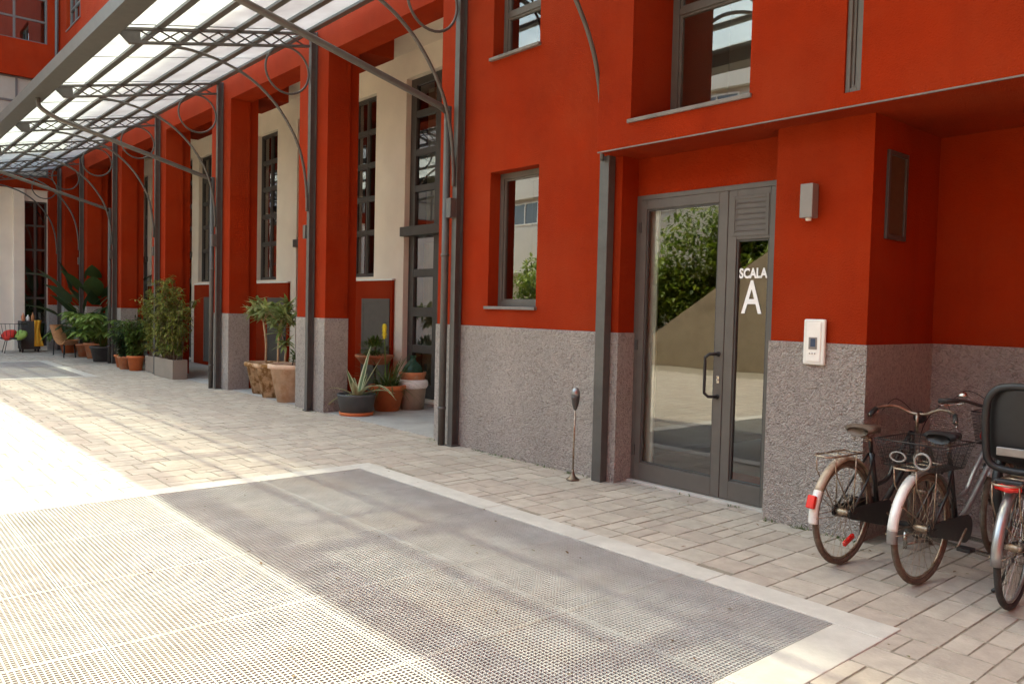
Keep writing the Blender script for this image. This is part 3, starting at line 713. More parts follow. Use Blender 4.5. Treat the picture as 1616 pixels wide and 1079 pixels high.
def ewin(y0, y1, z0, z1, cols, rows, mat='frame', gl='glass_dark', nm='window', back='interior_dark'):
    w = part(nm, E_); x = XL - .10; f = MB(); t = .05
    f.box(x-.05, x, y0+.001, y0+t, z0+.001, z1-.001); f.box(x-.05, x, y1-t, y1-.001, z0+.001, z1-.001); f.box(x-.05, x, y0+t, y1-t, z0+.001, z0+t); f.box(x-.05, x, y0+t, y1-t, z1-t, z1-.001)
    for k in range(1, cols):
        y = y0 + (y1-y0)*k/cols; f.box(x-.045, x-.002, y-.03, y+.03, z0+t, z1-t)
    for k in range(1, rows):
        z = z0 + (z1-z0)*k/rows; f.box(x-.043, x-.004, y0+t, y1-t, z-.03, z+.03)
    ep(f, 'frame', mat, w)
    for i in range(cols):
        for j in range(rows):
            a, b = y0 + (y1-y0)*i/cols, y0 + (y1-y0)*(i+1)/cols; c, d = z0 + (z1-z0)*j/rows, z0 + (z1-z0)*(j+1)/rows
            g = MB(); yz(g, x-.03, a+.03, b-.03, c+.03, d-.03); ep(g, 'pane', gl, w)
    r = MB(); yz(r, x-.5, y0, y1, z0, z1)
    for p, q in (((y0, z0), (y0, z1)), ((y0, z1), (y1, z1)), ((y1, z1), (y1, z0)), ((y1, z0), (y0, z0))): r.quad((x-.05, *p), (x-.05, *q), (x-.5, *q), (x-.5, *p))
    ep(r, 'interior', back, w)
for k, (a, b, c, d) in enumerate(ups): ewin(a, b, c, d, 2, 3)
for k, (a, b, c, d) in enumerate(mid_h): ewin(a, b, c, d, 4, 4, gl='frosted_panel')
ewin(4.63, 5.26, .12, 4.6, 2, 6, 'frame_dark', nm='glazed_door')
for k in range(2): ewin(1.2-4*k, 2.4-4*k, .12, 4.6, 2, 6, 'frame_dark', nm='glazed_door')
m_ = MB(); m_.tube([(XL+.06, 5.5, 5.6), (XL+.06, 5.5, HE)], .05, 10); ep(m_, 'downpipe', 'steel')

# ------------------------------------------------------------------ steel and glass canopy along the facade
C_ = thing('glass_canopy', 'dark steel canopy with translucent glass panels and curled brackets', 'canopy', (0, 5.5, 0))
def cp(mb, name, mat, parent=None, bevel=0, at=None):
    o = mb.build(name, mat, parent or C_, bevel); o.data.transform(Matrix.Translation(-Vector((0, 5.5, 0)))); return o
YO, ZO, YI, ZI = 2.80, 5.06, 5.50, 5.635
def zt(y): return ZO + (ZI - ZO) * (y - YO) / (YI - YO)
TR = [-7.40, -11.07, -14.78, -18.42, -21.82, -25.25, -28.1]
XT = [2.4, -1.35, -5.09] + TR
def truss(x, full=True):
    t = part('truss', C_)
    m_ = MB()
    m_.bar((x, YO, ZO-.02), (x, YI-.04, ZI-.02), .06, .035); m_.bar((x, YO+.17, zt(YO+.17)-.195), (x, YI-.04, zt(YI-.04)-.195), .06, .032)
    cp(m_, 'chord', 'steel', t, .003)
    m_ = MB(); n = 9; y0 = YO + .30; st = (YI - .12 - y0) / n
    for k in range(n):
        a, b = y0 + k*st, y0 + (k+1)*st
        m_.bar((x-.008, a, zt(a)-.035), (x-.008, b, zt(b)-.182), .012, .02); m_.bar((x+.008, a, zt(a)-.182), (x+.008, b, zt(b)-.035), .012, .02)
    cp(m_, 'lattice', 'steel', t)
    m_ = MB(); h = .012                                           # end plate
    P = [(YO-.02, ZO-.005), (YO+.30, zt(YO+.30)-.036), (YO+.31, zt(YO+.31)-.212), (YO+.17, zt(YO+.17)-.212)]
    m_.add([(x-h, *p) for p in P] + [(x+h, *p) for p in P], [(0,1,2,3), (7,6,5,4)] + [(i, (i+1)%4, (i+1)%4+4, i+4) for i in range(4)]); cp(m_, 'end_plate', 'steel', t)
    m_ = MB(); arc = spline([(x, 3.50, 4.975), (x, 3.75, 4.985), (x, 4.15, 4.93), (x, 4.55, 4.79), (x, 4.88, 4.56), (x, 5.13, 4.27), (x, 5.31, 3.95), (x, 5.41, 3.6), (x, 5.452, 3.25), (x, 5.46, 3.0)], 4)
    m_.tube(arc, .021, 8); cp(m_, 'bracket_arc', 'steel', t)
    m_ = MB(); m_.ring((x, 5.125, 5.01), .335, .016, 'x', 30, 8); cp(m_, 'bracket_ring', 'steel', t)
for x in XT: truss(x)
def post(x, y=5.50, top=5.66, w=.082):
    m_ = MB(); h = w/2
    m_.box(x-h, x+h, y-.05, y-.038, 0, top); m_.box(x-h, x+h, y+.038, y+.05, 0, top); m_.box(x-.006, x+.006, y-.038, y+.038, 0, top)
    m_.box(x-h-.02, x+h+.02, y-.07, y+.07, -.002, .012)
    cp(m_, 'post', 'steel')
for x in TR: post(x, 5.53)
mpost = MB(); mpost.box(-5.145, -5.03, 5.49, 5.58, 0, 3.0475); cp(mpost, 'post', 'steel', None, .003)
for x in (-1.35, 2.4): pass
NR = 5
rows_y = [YO + .02 + (YI - .06 - YO - .02) * k / NR for k in range(NR + 1)]
XA, XZ = XL + .08, 2.6
for k, y in enumerate(rows_y):
    m_ = MB(); wd = .085 if 0 < k < NR else .09
    m_.bar((XA, y, zt(y) + .018), (XZ, y, zt(y) + .018), wd, .045); m_.bar((XA, y, zt(y) + .052), (XZ, y, zt(y) + .052), wd * .55, .018)
    cp(m_, 'purlin', 'steel')
# glass panels: two per bay, five rows
xs_ = sorted([XA] + XT + [XZ]); cells = []
for a, b in zip(xs_[:-1], xs_[1:]):
    n = 2 if b - a > 2.5 else 1
    for i in range(n): cells.append((a + (b-a)*i/n, a + (b-a)*(i+1)/n))
for (a, b) in cells:
    for k in range(NR):
        y0, y1 = rows_y[k] + .003, rows_y[k+1] - .003
        g = MB(); z0, z1 = zt(y0) + .042, zt(y1) + .042; a2, b2 = a + .006, b - .006
        g.quad((a2, y0, z0), (b2, y0, z0), (b2, y1, z1), (a2, y1, z1)); cp(g, 'glass_panel', 'canopy_glass')
m_ = MB()
for (a, b) in cells[1:]:
    m_.bar((a, YO+.02, ZO + .045), (a, YI - .06, zt(YI-.06) + .045), .022, .012)
tag(cp(m_, 'panel_joint', 'steel'), kind='stuff')
# gutter along the outer edge: sloped outer face, flat bottom
m_ = MB()
G = [(2.52, 4.90), (2.79, 4.91), (2.82, 5.09), (2.78, 5.09), (2.755, 4.94), (2.55, 4.93), (2.53, 5.05), (2.50, 5.05)]
def extr(mb, P, xa, xb):
    n = len(P); mb.add([(xa, *p) for p in P] + [(xb, *p) for p in P], [(i, (i+1)%n, (i+1)%n+n, i+n) for i in range(n)] + [tuple(range(n-1,-1,-1)), tuple(range(n, 2*n))])
extr(m_, G, XA, XZ); cp(m_, 'gutter', 'steel')
# downpipes slanting from the gutter to the posts
for x in (TR[0], TR[2], TR[4]):
    m_ = MB(); xo = x - .12
    m_.tube(spline([(x-.42, 2.68, 4.91), (x-.42, 2.69, 4.79), (x-.40, 2.80, 4.69), (x-.37, 2.98, 4.60)], 4) + [(xo, 5.33, 3.91), (xo, 5.42, 3.87)], .038, 10)
    m_.tube([(xo, 5.45, 3.92), (xo, 5.45, .0)], .043, 12)
    m_.lathe([(.05, 0), (.05, .03)], 14, (xo, 5.45, .42)); m_.lathe([(.05, 0), (.05, .03)], 14, (xo, 5.45, 2.2))
    cp(m_, 'downpipe', 'steel')
    m_ = MB(); m_.box(x-.055, x+.035, 5.40, 5.479, 2.64, 2.86); cp(m_, 'junction_box', 'steel', None, .004)
for x in (TR[1], TR[3], TR[5]):
    m_ = MB(); m_.box(x-.13, x-.051, 5.46, 5.55, 2.60, 2.80); cp(m_, 'junction_box', 'frame', None, .004)
# ------------------------------------------------------------------ far side of the courtyard (seen mirrored in the glass)
O_ = thing('opposite_building', 'pale rendered block with ribbon windows across the courtyard, mirrored in the glass', 'building', (-10, -17, 0))
def op(mb, name, mat, parent=None):
    o = mb.build(name, mat, parent or O_); o.data.transform(Matrix.Translation(-Vector((-10, -17, 0)))); return o
m_ = MB(); m_.box(-40, 14, -26, -17, 3.6, 6.0); m_.box(-40, 14, -26, -17, 7.6, 9.6); m_.box(-40, 14, -26, -17.3, 6.0, 7.6); m_.box(-40, 14, -26, -19, 0, 3.6); m_.box(-40, 14, -26, -17, 11.2, 12.4); m_.box(-40, 14, -26, -17.3, 9.6, 11.2)
op(m_, 'wall', 'white_wall')
for k in range(14):
    m_ = MB(); m_.box(-39.5 + 3.9*k, -39.1 + 3.9*k, -17.5, -17.1, 0, 3.6); op(m_, 'column', 'cream')
for z in (6.25, 9.85):
    for k in range(18):
        w = part('window', O_); a = -39.6 + 3.0*k
        m_ = MB(); m_.box(a, a+2.2, -17.31, -17.24, z, z+.07); m_.box(a, a+2.2, -17.31, -17.24, z+1.1, z+1.17); m_.box(a, a+.07, -17.31, -17.24, z+.07, z+1.1); m_.box(a+2.13, a+2.2, -17.31, -17.24, z+.07, z+1.1); m_.box(a+1.06, a+1.13, -17.31, -17.24, z+.07, z+1.1)
        op(m_, 'frame', 'white_paint', w)
        m_ = MB(); m_.quad((a+.07, -17.28, z+.07), (a+2.13, -17.28, z+.07), (a+2.13, -17.28, z+1.1), (a+.07, -17.28, z+1.1)); op(m_, 'pane', 'screen_blue', w)
sw = MB()
P = [(-34, 0), (-11.0, 0), (-11.0, 4.0), (-16.6, .55), (-34, .55)]
sw.add([(x, -8.2, z) for x, z in P] + [(x, -7.95, z) for x, z in P], [(4,3,2,1,0), (5,6,7,8,9)] + [(i, (i+1)%5, (i+1)%5+5, i+5) for i in range(5)])
tag(sw.build('stair_wall', 'concrete'), 'beige parapet wall rising like a stair, mirrored in the glass door', 'wall')
hd = thing('hedge', 'dense sunlit green shrub above the sloping wall, mirrored in the glass door', 'shrub', (-15, -9.6, 0))
m_ = MB(); rr = random.Random(11)
blobs = [(rr.uniform(-5.2, 4.5), rr.uniform(-.5, .7), 0, rr.uniform(.6, 1.1)) for _ in range(84)] + [(rr.uniform(-15, -5), rr.uniform(-.5, .9), 0, rr.uniform(.6, 1.0)) for _ in range(22)]
for (bx, by, _, br) in blobs:
    bz = (rr.uniform(.8, 3.85) + (.3 if bx > -2.5 else -.3)) if bx > -5.2 else rr.uniform(.5, 2.9)
    for _ in range(420):
        d = Vector((rr.gauss(0, 1), rr.gauss(0, 1), rr.gauss(0, 1))).normalized() * br * rr.uniform(.6, 1.05)
        d2 = Vector((rr.gauss(0, 1), rr.gauss(.4, 1), rr.gauss(.1, 1)))
        m_.leaf((bx + d.x, by + d.y, max(.2, bz + d.z)), d2, rr.uniform(.14, .26), rr.uniform(.08, .14), .3, seg=2)
m_.build('foliage', 'leaf_hedge', hd)
m_ = MB()
for k in range(9): x = -4.5 + k*1.05; m_.tube([(x, 0, 0), (x + .2, .1, 1.2), (x + rr.uniform(-.4, .4), .2, 2.6)], [.06, .045, .02], 6)
m_.build('stem', 'bark_dark', hd)

# ------------------------------------------------------------------ small fixtures
lp = thing('wall_lamp', 'small grey box lamp on the red pillar above the intercom', 'lamp', (-3.06, 5.6, 2.46))
m_ = MB(); m_.box(-.05, .05, -.105, -.015, -.125, .125); m_.build('body', 'lamp_grey', lp, .004)
m_ = MB(); m_.box(-.035, .035, -.016, 0, -.09, .09); m_.build('mount', 'frame_dark', lp)
m_ = MB(); m_.lathe([(.02, -.02), (.024, 0)], 14, (0, -.06, -.1245)); m_.build('bulb_socket', 'white_paint', lp)
ic = thing('intercom', 'white intercom panel with small blue display beside the door', 'intercom', (-2.99, 5.588, 1.415))
m_ = MB(); m_.box(-.085, .085, -.03, 0, -.17, .17); m_.build('housing', 'intercom_white', ic, .012)
m_ = MB(); m_.box(-.055, .055, -.036, -.030, -.145, .145); m_.build('face_plate', 'white_paint', ic, .003)
m_ = MB(); m_.box(-.036, .030, -.040, -.036, -.055, .035); m_.build('keypad_surround', 'lamp_grey', ic, .002)
m_ = MB(); m_.box(-.020, .018, -.042, -.040, -.035, .025); m_.build('display', 'screen_blue', ic)
for k in range(3):
    m_ = MB(); m_.lathe([(.006, 0), (.006, .004)], 10, M=Matrix.Translation((-.025 + .02*k, -.036, -.085)) @ Matrix.Rotation(R(90), 4, 'X')); m_.build('button', 'chrome', ic)
at = thing('ashtray_stand', 'slim standing ashtray with dark bullet head on the paving by the wall', 'ashtray', (-5.262, 5.36, 0))
m_ = MB(); m_.lathe([(.062, 0), (.064, .008), (.055, .018), (.03, .035), (.017, .07), (.011, .10)], 24); m_.build('foot', 'bronze', at)
m_ = MB(); m_.tube([(0, 0, .09), (.004, 0, .4), (.01, 0, .70)], .0085, 10); m_.build('stem', 'rusty_chrome', at)
m_ = MB(); m_.lathe([(.008, .665), (.018, .68), (.032, .73), (.040, .78), (.0415, .805)], 24, (.01, 0, 0)); m_.build('cup', 'frame_dark', at)
m_ = MB(); m_.lathe([(.0415, .806), (.041, .83), (.036, .855), (.025, .875), (.010, .886), (.001, .888)], 24, (.01, 0, 0)); m_.build('dome', 'fender_steel', at)

# ------------------------------------------------------------------ bicycles (local: +x forward, rear contact at origin)
def bicycle(label, loc, yaw, lean, P):
    b = thing('bicycle', label, 'bicycle', loc)
    d = Vector((math.sin(R(yaw)), math.cos(R(yaw)), 0))
    ang = math.atan2(d.y, d.x)
    b.rotation_mode = 'XYZ'
    b.matrix_world = Matrix.Translation(loc) @ Matrix.Rotation(ang, 4, 'Z') @ Matrix.Rotation(R(lean), 4, 'X')
    r = P.get('r', .34); wb = P.get('wb', 1.08)
    fm = P['frame']; tr = .017
    def bld(m, n, mat, par=b, bev=0): return m.build(n, mat, par, bev)
    steer = Matrix.Translation((wb - .06, 0, 0)) @ Matrix.Rotation(R(P.get('steer', 0)), 4, 'Z') @ Matrix.Translation((-(wb - .06), 0, 0))
    def wheel(cx, Mx=None):
        w = part('wheel', b)
        m = MB(); m.ring((cx, 0, r), r - .019, .019, 'y', 44, 10, Mx); bld(m, 'tyre', P.get('tyre', 'black_rubber'), w)
        m = MB(); m.ring((cx, 0, r), r - .042, .0095, 'y', 44, 6, Mx); bld(m, 'rim', P.get('rim', 'chrome'), w)
        m = MB()
        for k in range(36):
            a = 2*math.pi*k/36; o = .55 * (1 if (k//2) % 2 else -1); s = .025 if k % 2 else -.025
            m.tube([(cx + .022*math.cos(a+o), s, r + .022*math.sin(a+o)), (cx + (r-.045)*math.cos(a), 0, r + (r-.045)*math.sin(a))], .0014, 3, cap=False, M=Mx)
        bld(m, 'spokes', P.get('spoke', 'rusty_chrome'), w)
        m = MB(); m.tube([(cx, -.05, r), (cx, -.028, r), (cx, .028, r), (cx, .05, r)], [.012, .022, .022, .012], 12, M=Mx); bld(m, 'hub', 'rusty_chrome', w)
    wheel(0); wheel(wb, steer)
    # frame
    bb = (.44, 0, .29); st = (.30, 0, .80); seatlug = (.325, 0, .70); headt = (wb - .22, 0, .80); headb = (wb - .19, 0, .66); ra = (0, 0, r)
    m = MB()
    m.tube([bb, seatlug], tr, 10); m.tube([seatlug, st], .013, 10)
    if P.get('step', True):
        m2 = MB(); m2.tube(spline([headb, (wb - .36, 0, .50), (.55, 0, .36), (.45, 0, .31)], 5), .019, 10)
        m2.tube(spline([headt, (wb - .42, 0, .62), (.55, 0, .50), (.38, 0, .47)], 5), .015, 10)
    else:
        m.tube([headb, bb], .019, 10); m.tube([headt, (.33, 0, .71)], .016, 10)
    for s in (-1, 1):
        m.tube([(.43, s*.035, .29), (.06, s*.055, r), (0, s*.058, r)], .009, 8); m.tube([(.325, s*.02, .69), (.2, s*.05, .54), (0, s*.058, r)], .008, 8)
    (m2 if P.get('step', True) else m).tube([headb, headt], .021, 10)
    if P.get('step', True): bld(m2, 'down_tube', P.get('tube_mat', fm))
    m.tube([(bb[0], -.04, bb[2]), (bb[0], .04, bb[2])], .022, 12)
    bld(m, 'frame', fm)
    m = MB()
    for s in (-1, 1): m.tube(spline([(wb - .185, s*.045, .63), (wb - .12, s*.052, .48), (wb, s*.055, r)], 4), [.012]*8 + [.009], 8, M=steer)
    m.tube([(wb - .185, -.05, .635), (wb - .185, .05, .635)], .013, 8, M=steer)
    bld(m, 'fork', fm)
    # mudguards
    def fender(cx, a0, a1, name, mat, Mx=None, wd=.028, flat=False, rr_=.018):
        m = MB(); n = 22; vs = []; prof = [(-wd, -.016), (-wd*.8, 0), (-wd*.3, .009), (wd*.3, .009), (wd*.8, 0), (wd, -.016)]
        for k in range(n+1):
            a = R(a0 + (a1-a0)*k/n)
            for (y, h) in prof: vs.append((cx + (r+rr_+h)*math.cos(a), y, r + (r+rr_+h)*math.sin(a)))
        q = len(prof)
        m.add(vs, [(k*q+j, k*q+j+1, (k+1)*q+j+1, (k+1)*q+j) for k in range(n) for j in range(q-1)], True, Mx); o = bld(m, name, mat)
        sd = o.modifiers.new('thick', 'SOLIDIFY'); sd.thickness = .0015
    fender(0, 25, P.get('split', 195), 'rear_mudguard', P['fender'])
    if P.get('fender_tip'): fender(0, P['split'], P['split'] + P.get('tiplen', 40), 'mudguard_tip', P['fender_tip'], wd=.031, rr_=.020)
    if P.get('tipend'): fender(0, P['split'] + P.get('tiplen', 40), P['split'] + P.get('tiplen', 40) + 12, 'mudguard_end', P['tipend'], wd=.031, rr_=.020)
    fender(wb, -10, 140, 'front_mudguard', P['fender'], steer)
    m = MB()
    for s in (-1, 1):
        m.tube([(0, s*.06, r), ((r+.02)*math.cos(R(150)), s*.03, r+(r+.02)*math.sin(R(150)))], .0028, 5); m.tube([(0, s*.06, r), ((r+.02)*math.cos(R(178)), s*.03, r+(r+.02)*math.sin(R(178)))], .0028, 5)
    bld(m, 'mudguard_stay', 'rusty_chrome')
    # saddle
    sx, sz = P.get('saddle', (.27, .86)); m = MB()
    prof = [(-.135, .075, .012), (-.125, .10, .022), (-.08, .105, .030), (-.02, .075, .022), (.05, .042, .014), (.12, .026, .010), (.145, .014, .0)]
    vs = []; q = 10
    for (x, w, t) in prof:
        for j in range(q):
            a = 2*math.pi*j/q; vs.append((sx + x, w*math.cos(a), sz + t + (.022*math.sin(a) if math.sin(a) > 0 else .038*math.sin(a) * (1 - .3*(x > .05)))))
    m.add(vs, [(k*q+j, k*q+(j+1)%q, (k+1)*q+(j+1)%q, (k+1)*q+j) for k in range(len(prof)-1) for j in range(q)] + [tuple(range(q)), tuple(range((len(prof)-1)*q, len(prof)*q))], True)
    bld(m, 'saddle', P['saddle_mat'])
    m = MB()
    for s in (-1, 1):
        m.tube([(sx + .10, s*.015, sz - .005), (sx - .03, s*.025, sz - .045), (sx - .10, s*.045, sz - .02)], .004, 6)
        for k in range(1):
            pts = [(sx - .095 + .013*math.cos(t), s*.045 + .013*math.sin(t), sz - .06 + .055*t/(8*math.pi)) for t in [i*.5 for i in range(51)]]
            m.tube(pts, .003, 4)
    m.tube([(sx + .03, 0, sz - .05), (.298, 0, .78)], .0125, 8)
    bld(m, 'saddle_springs', 'rusty_chrome')
    # cranks, chain guard, pedals
    m = MB()
    for s, a in ((-1, R(P.get('crank', 200))), (1, R(P.get('crank', 200) + 180))):
        e = (bb[0] + .165*math.cos(a), s*.075, bb[2] + .165*math.sin(a)); m.tube([(bb[0], s*.045, bb[2]), (bb[0], s*.06, bb[2]), e], .009, 6)
        m.tube([e, (e[0], s*.13, e[2])], .006, 6)
    m.ring((bb[0], -.05, bb[2]), .085, .006, 'y', 28, 6)
    bld(m, 'crank', 'rusty_chrome')
    for s, a in ((-1, R(P.get('crank', 200))), (1, R(P.get('crank', 200) + 180))):
        e = (bb[0] + .165*math.cos(a), s*.075, bb[2] + .165*math.sin(a)); m = MB()
        m.box(e[0]-.04, e[0]+.04, min(s*.085, s*.165), max(s*.085, s*.165), e[2]-.012, e[2]+.012); bld(m, 'pedal', 'black_rubber', b, .004)
    if P.get('guard'):
        for s in (-1, 1) if P['guard'] == 2 else (-1,):
            m = MB(); pts = []
            n = 16
            for k in range(n+1): a = R(-100 + 200*k/n); pts.append((bb[0] + .085*math.cos(a), bb[2] + .085*math.sin(a)))
            for k in range(9): a = R(90 + 180*k/8); pts.append((.0 + .032*math.cos(a), r + .032*math.sin(a)))
            np_ = len(pts); y0, y1 = s*.062, s*.048
            m.add([(x, y0, z) for x, z in pts] + [(x, y1, z) for x, z in pts], [tuple(range(np_)), tuple(range(2*np_-1, np_-1, -1))] + [(i, (i+1) % np_, (i+1) % np_ + np_, i + np_) for i in range(np_)])
            bld(m, 'chain_guard', P.get('guard_mat', fm), b, .004)
    # handlebar
    hx, hz = wb - .245, P.get('bar_z', .98)
    m = MB(); m.tube([(wb - .22, 0, .80), (hx, 0, hz)], .011, 10, M=steer); m.tube([(hx, 0, hz - .01), (hx + .05, 0, hz)], .012, 8, M=steer); bld(m, 'stem', P.get('bar_mat', 'chrome'))
    bw = P.get('bar_w', .28)
    hp = [(hx - .17, -bw, hz - .015), (hx - .06, -bw + .02, hz + .03), (hx + .02, -bw*.55, hz + .045), (hx + .05, -bw*.2, hz + .005), (hx + .05, 0, hz), (hx + .05, bw*.2, hz + .005), (hx + .02, bw*.55, hz + .045), (hx - .06, bw - .02, hz + .03), (hx - .17, bw, hz - .015)]
    if P.get('flat'): hp = [(hx - .10, -bw, hz + .02), (hx - .02, -bw*.6, hz + .03), (hx + .05, -bw*.25, hz + .0), (hx + .05, 0, hz), (hx + .05, bw*.25, hz), (hx - .02, bw*.6, hz + .03), (hx - .10, bw, hz + .02)]
    m = MB(); m.tube(spline(hp, 5), .0115, 10, M=steer); bld(m, 'handlebar', P.get('bar_mat', 'chrome'))
    for s in (-1, 1):
        a = Vector(hp[0] if s < 0 else hp[-1]); c = Vector(hp[1] if s < 0 else hp[-2])
        m = MB(); m.tube([a, a + (c-a)*.85], .0165, 10, M=steer); bld(m, 'grip', 'black_rubber')
        m = MB(); m.tube(spline([a + (c-a)*1.1 + Vector((.02, 0, -.02)), a + (c-a)*.6 + Vector((.06, 0, -.03)), a + Vector((.05, 0, -.035))], 4), .005, 6, M=steer); bld(m, 'brake_lever', 'chrome')
    m = MB()                                                    # brake cables looping from the levers to the frame
    for s in (-1, 1): m.tube(spline([(hx - .05, s*(bw - .05), hz + .01), (hx + .10, s*bw*.6, hz + .09), (hx + .16, s*.05, hz - .02), (wb - .20, s*.02, .78), (wb - .24, s*.03, .62)], 5), .0028, 5, M=steer)
    bld(m, 'cables', 'black_plastic')
    if P.get('bell'):
        m = MB(); m.lathe([(.001, .036), (.018, .032), (.030, .016), (.032, 0)], 16, (hx + .015, bw*.62, hz + .05), steer); bld(m, 'bell', 'chrome')
    # rear rack
    zr = 2*r + .048; m = MB(); rw = .065; x0, x1 = -.28, .19
    pts = [(x1, -.03, zr-.02), (.1, -rw, zr), (x0 + .04, -rw, zr), (x0, -rw + .03, zr), (x0, rw - .03, zr), (x0 + .04, rw, zr), (.1, rw, zr), (x1, .03, zr-.02)]
    m.tube(pts, .006, 8)
    for x in (-.15, -.02, .1): m.tube([(x, -rw, zr), (x, rw, zr)], .0045, 6)
    for s in (-1, 1): m.tube([(x0 + .05, s*rw, zr), (-.22, s*rw, zr - .10), (0, s*.06, r + .01)], .0045, 6); m.tube([(.02, s*rw, zr), (.01, s*.06, r)], .0045, 6)
    bld(m, 'rear_rack', P.get('rack_mat', 'rusty_chrome'))
    if P.get('reflector'):
        a = R(P['reflector']); rr_ = r + .045; m = MB(); c = Vector((rr_*math.cos(a), 0, r + rr_*math.sin(a)))
        Mr = Matrix.Translation(c) @ Matrix.Rotation(-a, 4, 'Y')
        m.box(-.012, .022, -.026, .026, -.042, .042, Mr); bld(m, 'tail_light', 'red_plastic', b, .008)
    if P.get('spoke_reflector'):
        m = MB(); a = R(P['spoke_reflector']); Mr = Matrix.Translation(((r*.62)*math.cos(a), 0, r + (r*.62)*math.sin(a))) @ Matrix.Rotation(-a + R(90), 4, 'Y')
        m.box(-.06, .06, -.012, .012, -.016, .016, Mr); bld(m, 'spoke_reflector', 'red_plastic', b, .006)
    if P.get('headlight'):
        m = MB(); m.lathe([(.012, -.06), (.03, -.045), (.042, -.01), (.044, .02), (.04, .022)], 18, M=steer @ Matrix.Translation((wb - .15, 0, .90)) @ Matrix.Rotation(R(90), 4, 'Y')); bld(m, 'headlight', 'black_plastic')
    if P.get('kickstand'):
        m = MB(); m.tube([(.30, .05, .28), (.22, .13, .02)], .009, 8); m.tube([(.24, .125, .03), (.19, .145, .015)], .012, 6); bld(m, 'kickstand', 'black_paint')
    def basket(x0, x1, w, z0, z1, name, mat, Mx=None, taper=.82, step=.022):
        m = MB(); rr2 = .0014
        def ringpts(t):
            k = taper + (1-taper)*t; cx = (x0+x1)/2; lx = (x1-x0)/2*k; ly = w/2*k; z = z0 + (z1-z0)*t
            return [(cx-lx, -ly, z), (cx+lx, -ly, z), (cx+lx, ly, z), (cx-lx, ly, z)]
        nz = int((z1-z0)/step)
        for i in range(nz+1):
            q = ringpts(i/nz)
            for k in range(4): m.tube([q[k], q[(k+1)%4]], .0045 if i == nz else rr2, 4, M=Mx)
        lo, hi = ringpts(0), ringpts(1)
        for k in range(4):
            L_ = (Vector(hi[k]) - Vector(hi[(k+1)%4])).length; n = int(L_/step)
            for i in range(n):
                t = i/n; m.tube([Vector(lo[k]).lerp(Vector(lo[(k+1)%4]), t), Vector(hi[k]).lerp(Vector(hi[(k+1)%4]), t)], rr2, 4, M=Mx)
        n = int((x1-x0)/step)
        for i in range(n):
            x = x0 + (x1-x0)*(.5 + taper*((i+.5)/n - .5)); m.tube([(x, -w/2*taper, z0), (x, w/2*taper, z0)], rr2, 4, M=Mx)
        for i in range(int(w/step)):
            y = -w/2*taper + w*taper*i/int(w/step); m.tube([((x0+x1)/2 - (x1-x0)/2*taper, y, z0), ((x0+x1)/2 + (x1-x0)/2*taper, y, z0)], rr2, 4, M=Mx)
        bld(m, name, mat)
    if P.get('rear_basket'):
        basket(-.22, .18, .40, zr - .005, zr + .15, 'rear_basket', 'black_paint')
        m = MB(); m.ring((-.232, -.10, zr + .055), .045, .008, 'x', 24, 8); m.ring((-.225, .03, zr+.06), .028, .005, 'x', 20, 6, Matrix.Scale(1.6, 4, (0, 1, 0))); bld(m, 'cable_lock', 'grey_paint')
    if P.get('front_basket'):
        basket(wb - .13, wb + .15, .32, .76, .98, 'front_basket', 'black_paint', steer)
        m = MB(); m.box(wb - .10, wb + .10, -.12, .12, .775, .85, steer); bld(m, 'bag', 'red_fabric', b, .03)
    if P.get('child_seat'):
        cs = part('child_seat', b)
        m = MB(); n = 7; vs = []; cols = [(-.17, .10), (-.165, .03), (-.12, 0), (0, -.012), (.12, 0), (.165, .03), (.17, .10)]
        rowsz = [(-.02, .80, .9), (-.12, .80, 1.0), (-.19, .83, 1.0), (-.215, .92, 1.0), (-.235, 1.03, 1.0), (-.25, 1.13, .96), (-.262, 1.20, .80), (-.266, 1.225, .55)]
        x_b = P.get('cs_x', -.0)
        for (x, z, k) in rowsz:
            for (y, fw_) in cols: vs.append((x_b + x + fw_*(1 if z > .81 else .2), y*k, z + (fw_*.8 if z <= .81 else 0)))
        m.add(vs, [(i*7+j, i*7+j+1, (i+1)*7+j+1, (i+1)*7+j) for i in range(len(rowsz)-1) for j in range(6)], True)
        o = bld(m, 'shell', 'black_plastic', cs); sd = o.modifiers.new('thick', 'SOLIDIFY'); sd.thickness = .018; sd.offset = -1; ss = o.modifiers.new('sub', 'SUBSURF'); ss.levels = 2; ss.render_levels = 2
        m = MB(); ol = [(-.155, .80), (-.172, .90), (-.172, 1.08), (-.15, 1.18), (-.08, 1.235), (.08, 1.235), (.15, 1.18), (.172, 1.08), (.172, .90), (.155, .80), (.08, .765), (-.08, .765)]
        pts = [Vector((x_b - .225 - .05*(z-.8)/.45*1.2, y, z)) for y, z in ol]
        cl = []
        for i in range(len(pts)):
            p0, p1, p2, p3 = pts[i-1], pts[i], pts[(i+1) % len(pts)], pts[(i+2) % len(pts)]
            for k in range(4):
                t = k/4; cl.append(.5*((2*p1) + (p2-p0)*t + (2*p0-5*p1+4*p2-p3)*t*t + (3*p1-p0-3*p2+p3)*t**3))
        m.tube(cl, .021, 10, closed=True); bld(m, 'rim', 'black_plastic', cs)
        m = MB(); m.box(x_b - .258, x_b - .244, -.115, .115, .845, .895); bld(m, 'label_panel', 'grey_paint', cs, .006)
        for s in (-1, 1):
            m = MB(); m.tube(spline([(x_b + .0, s*.15, .79), (x_b - .06, s*.155, .66), (x_b - .02, s*.15, .48), (x_b + .03, s*.14, .36)], 5), .028, 8); bld(m, 'leg_guard', 'black_plastic', cs)
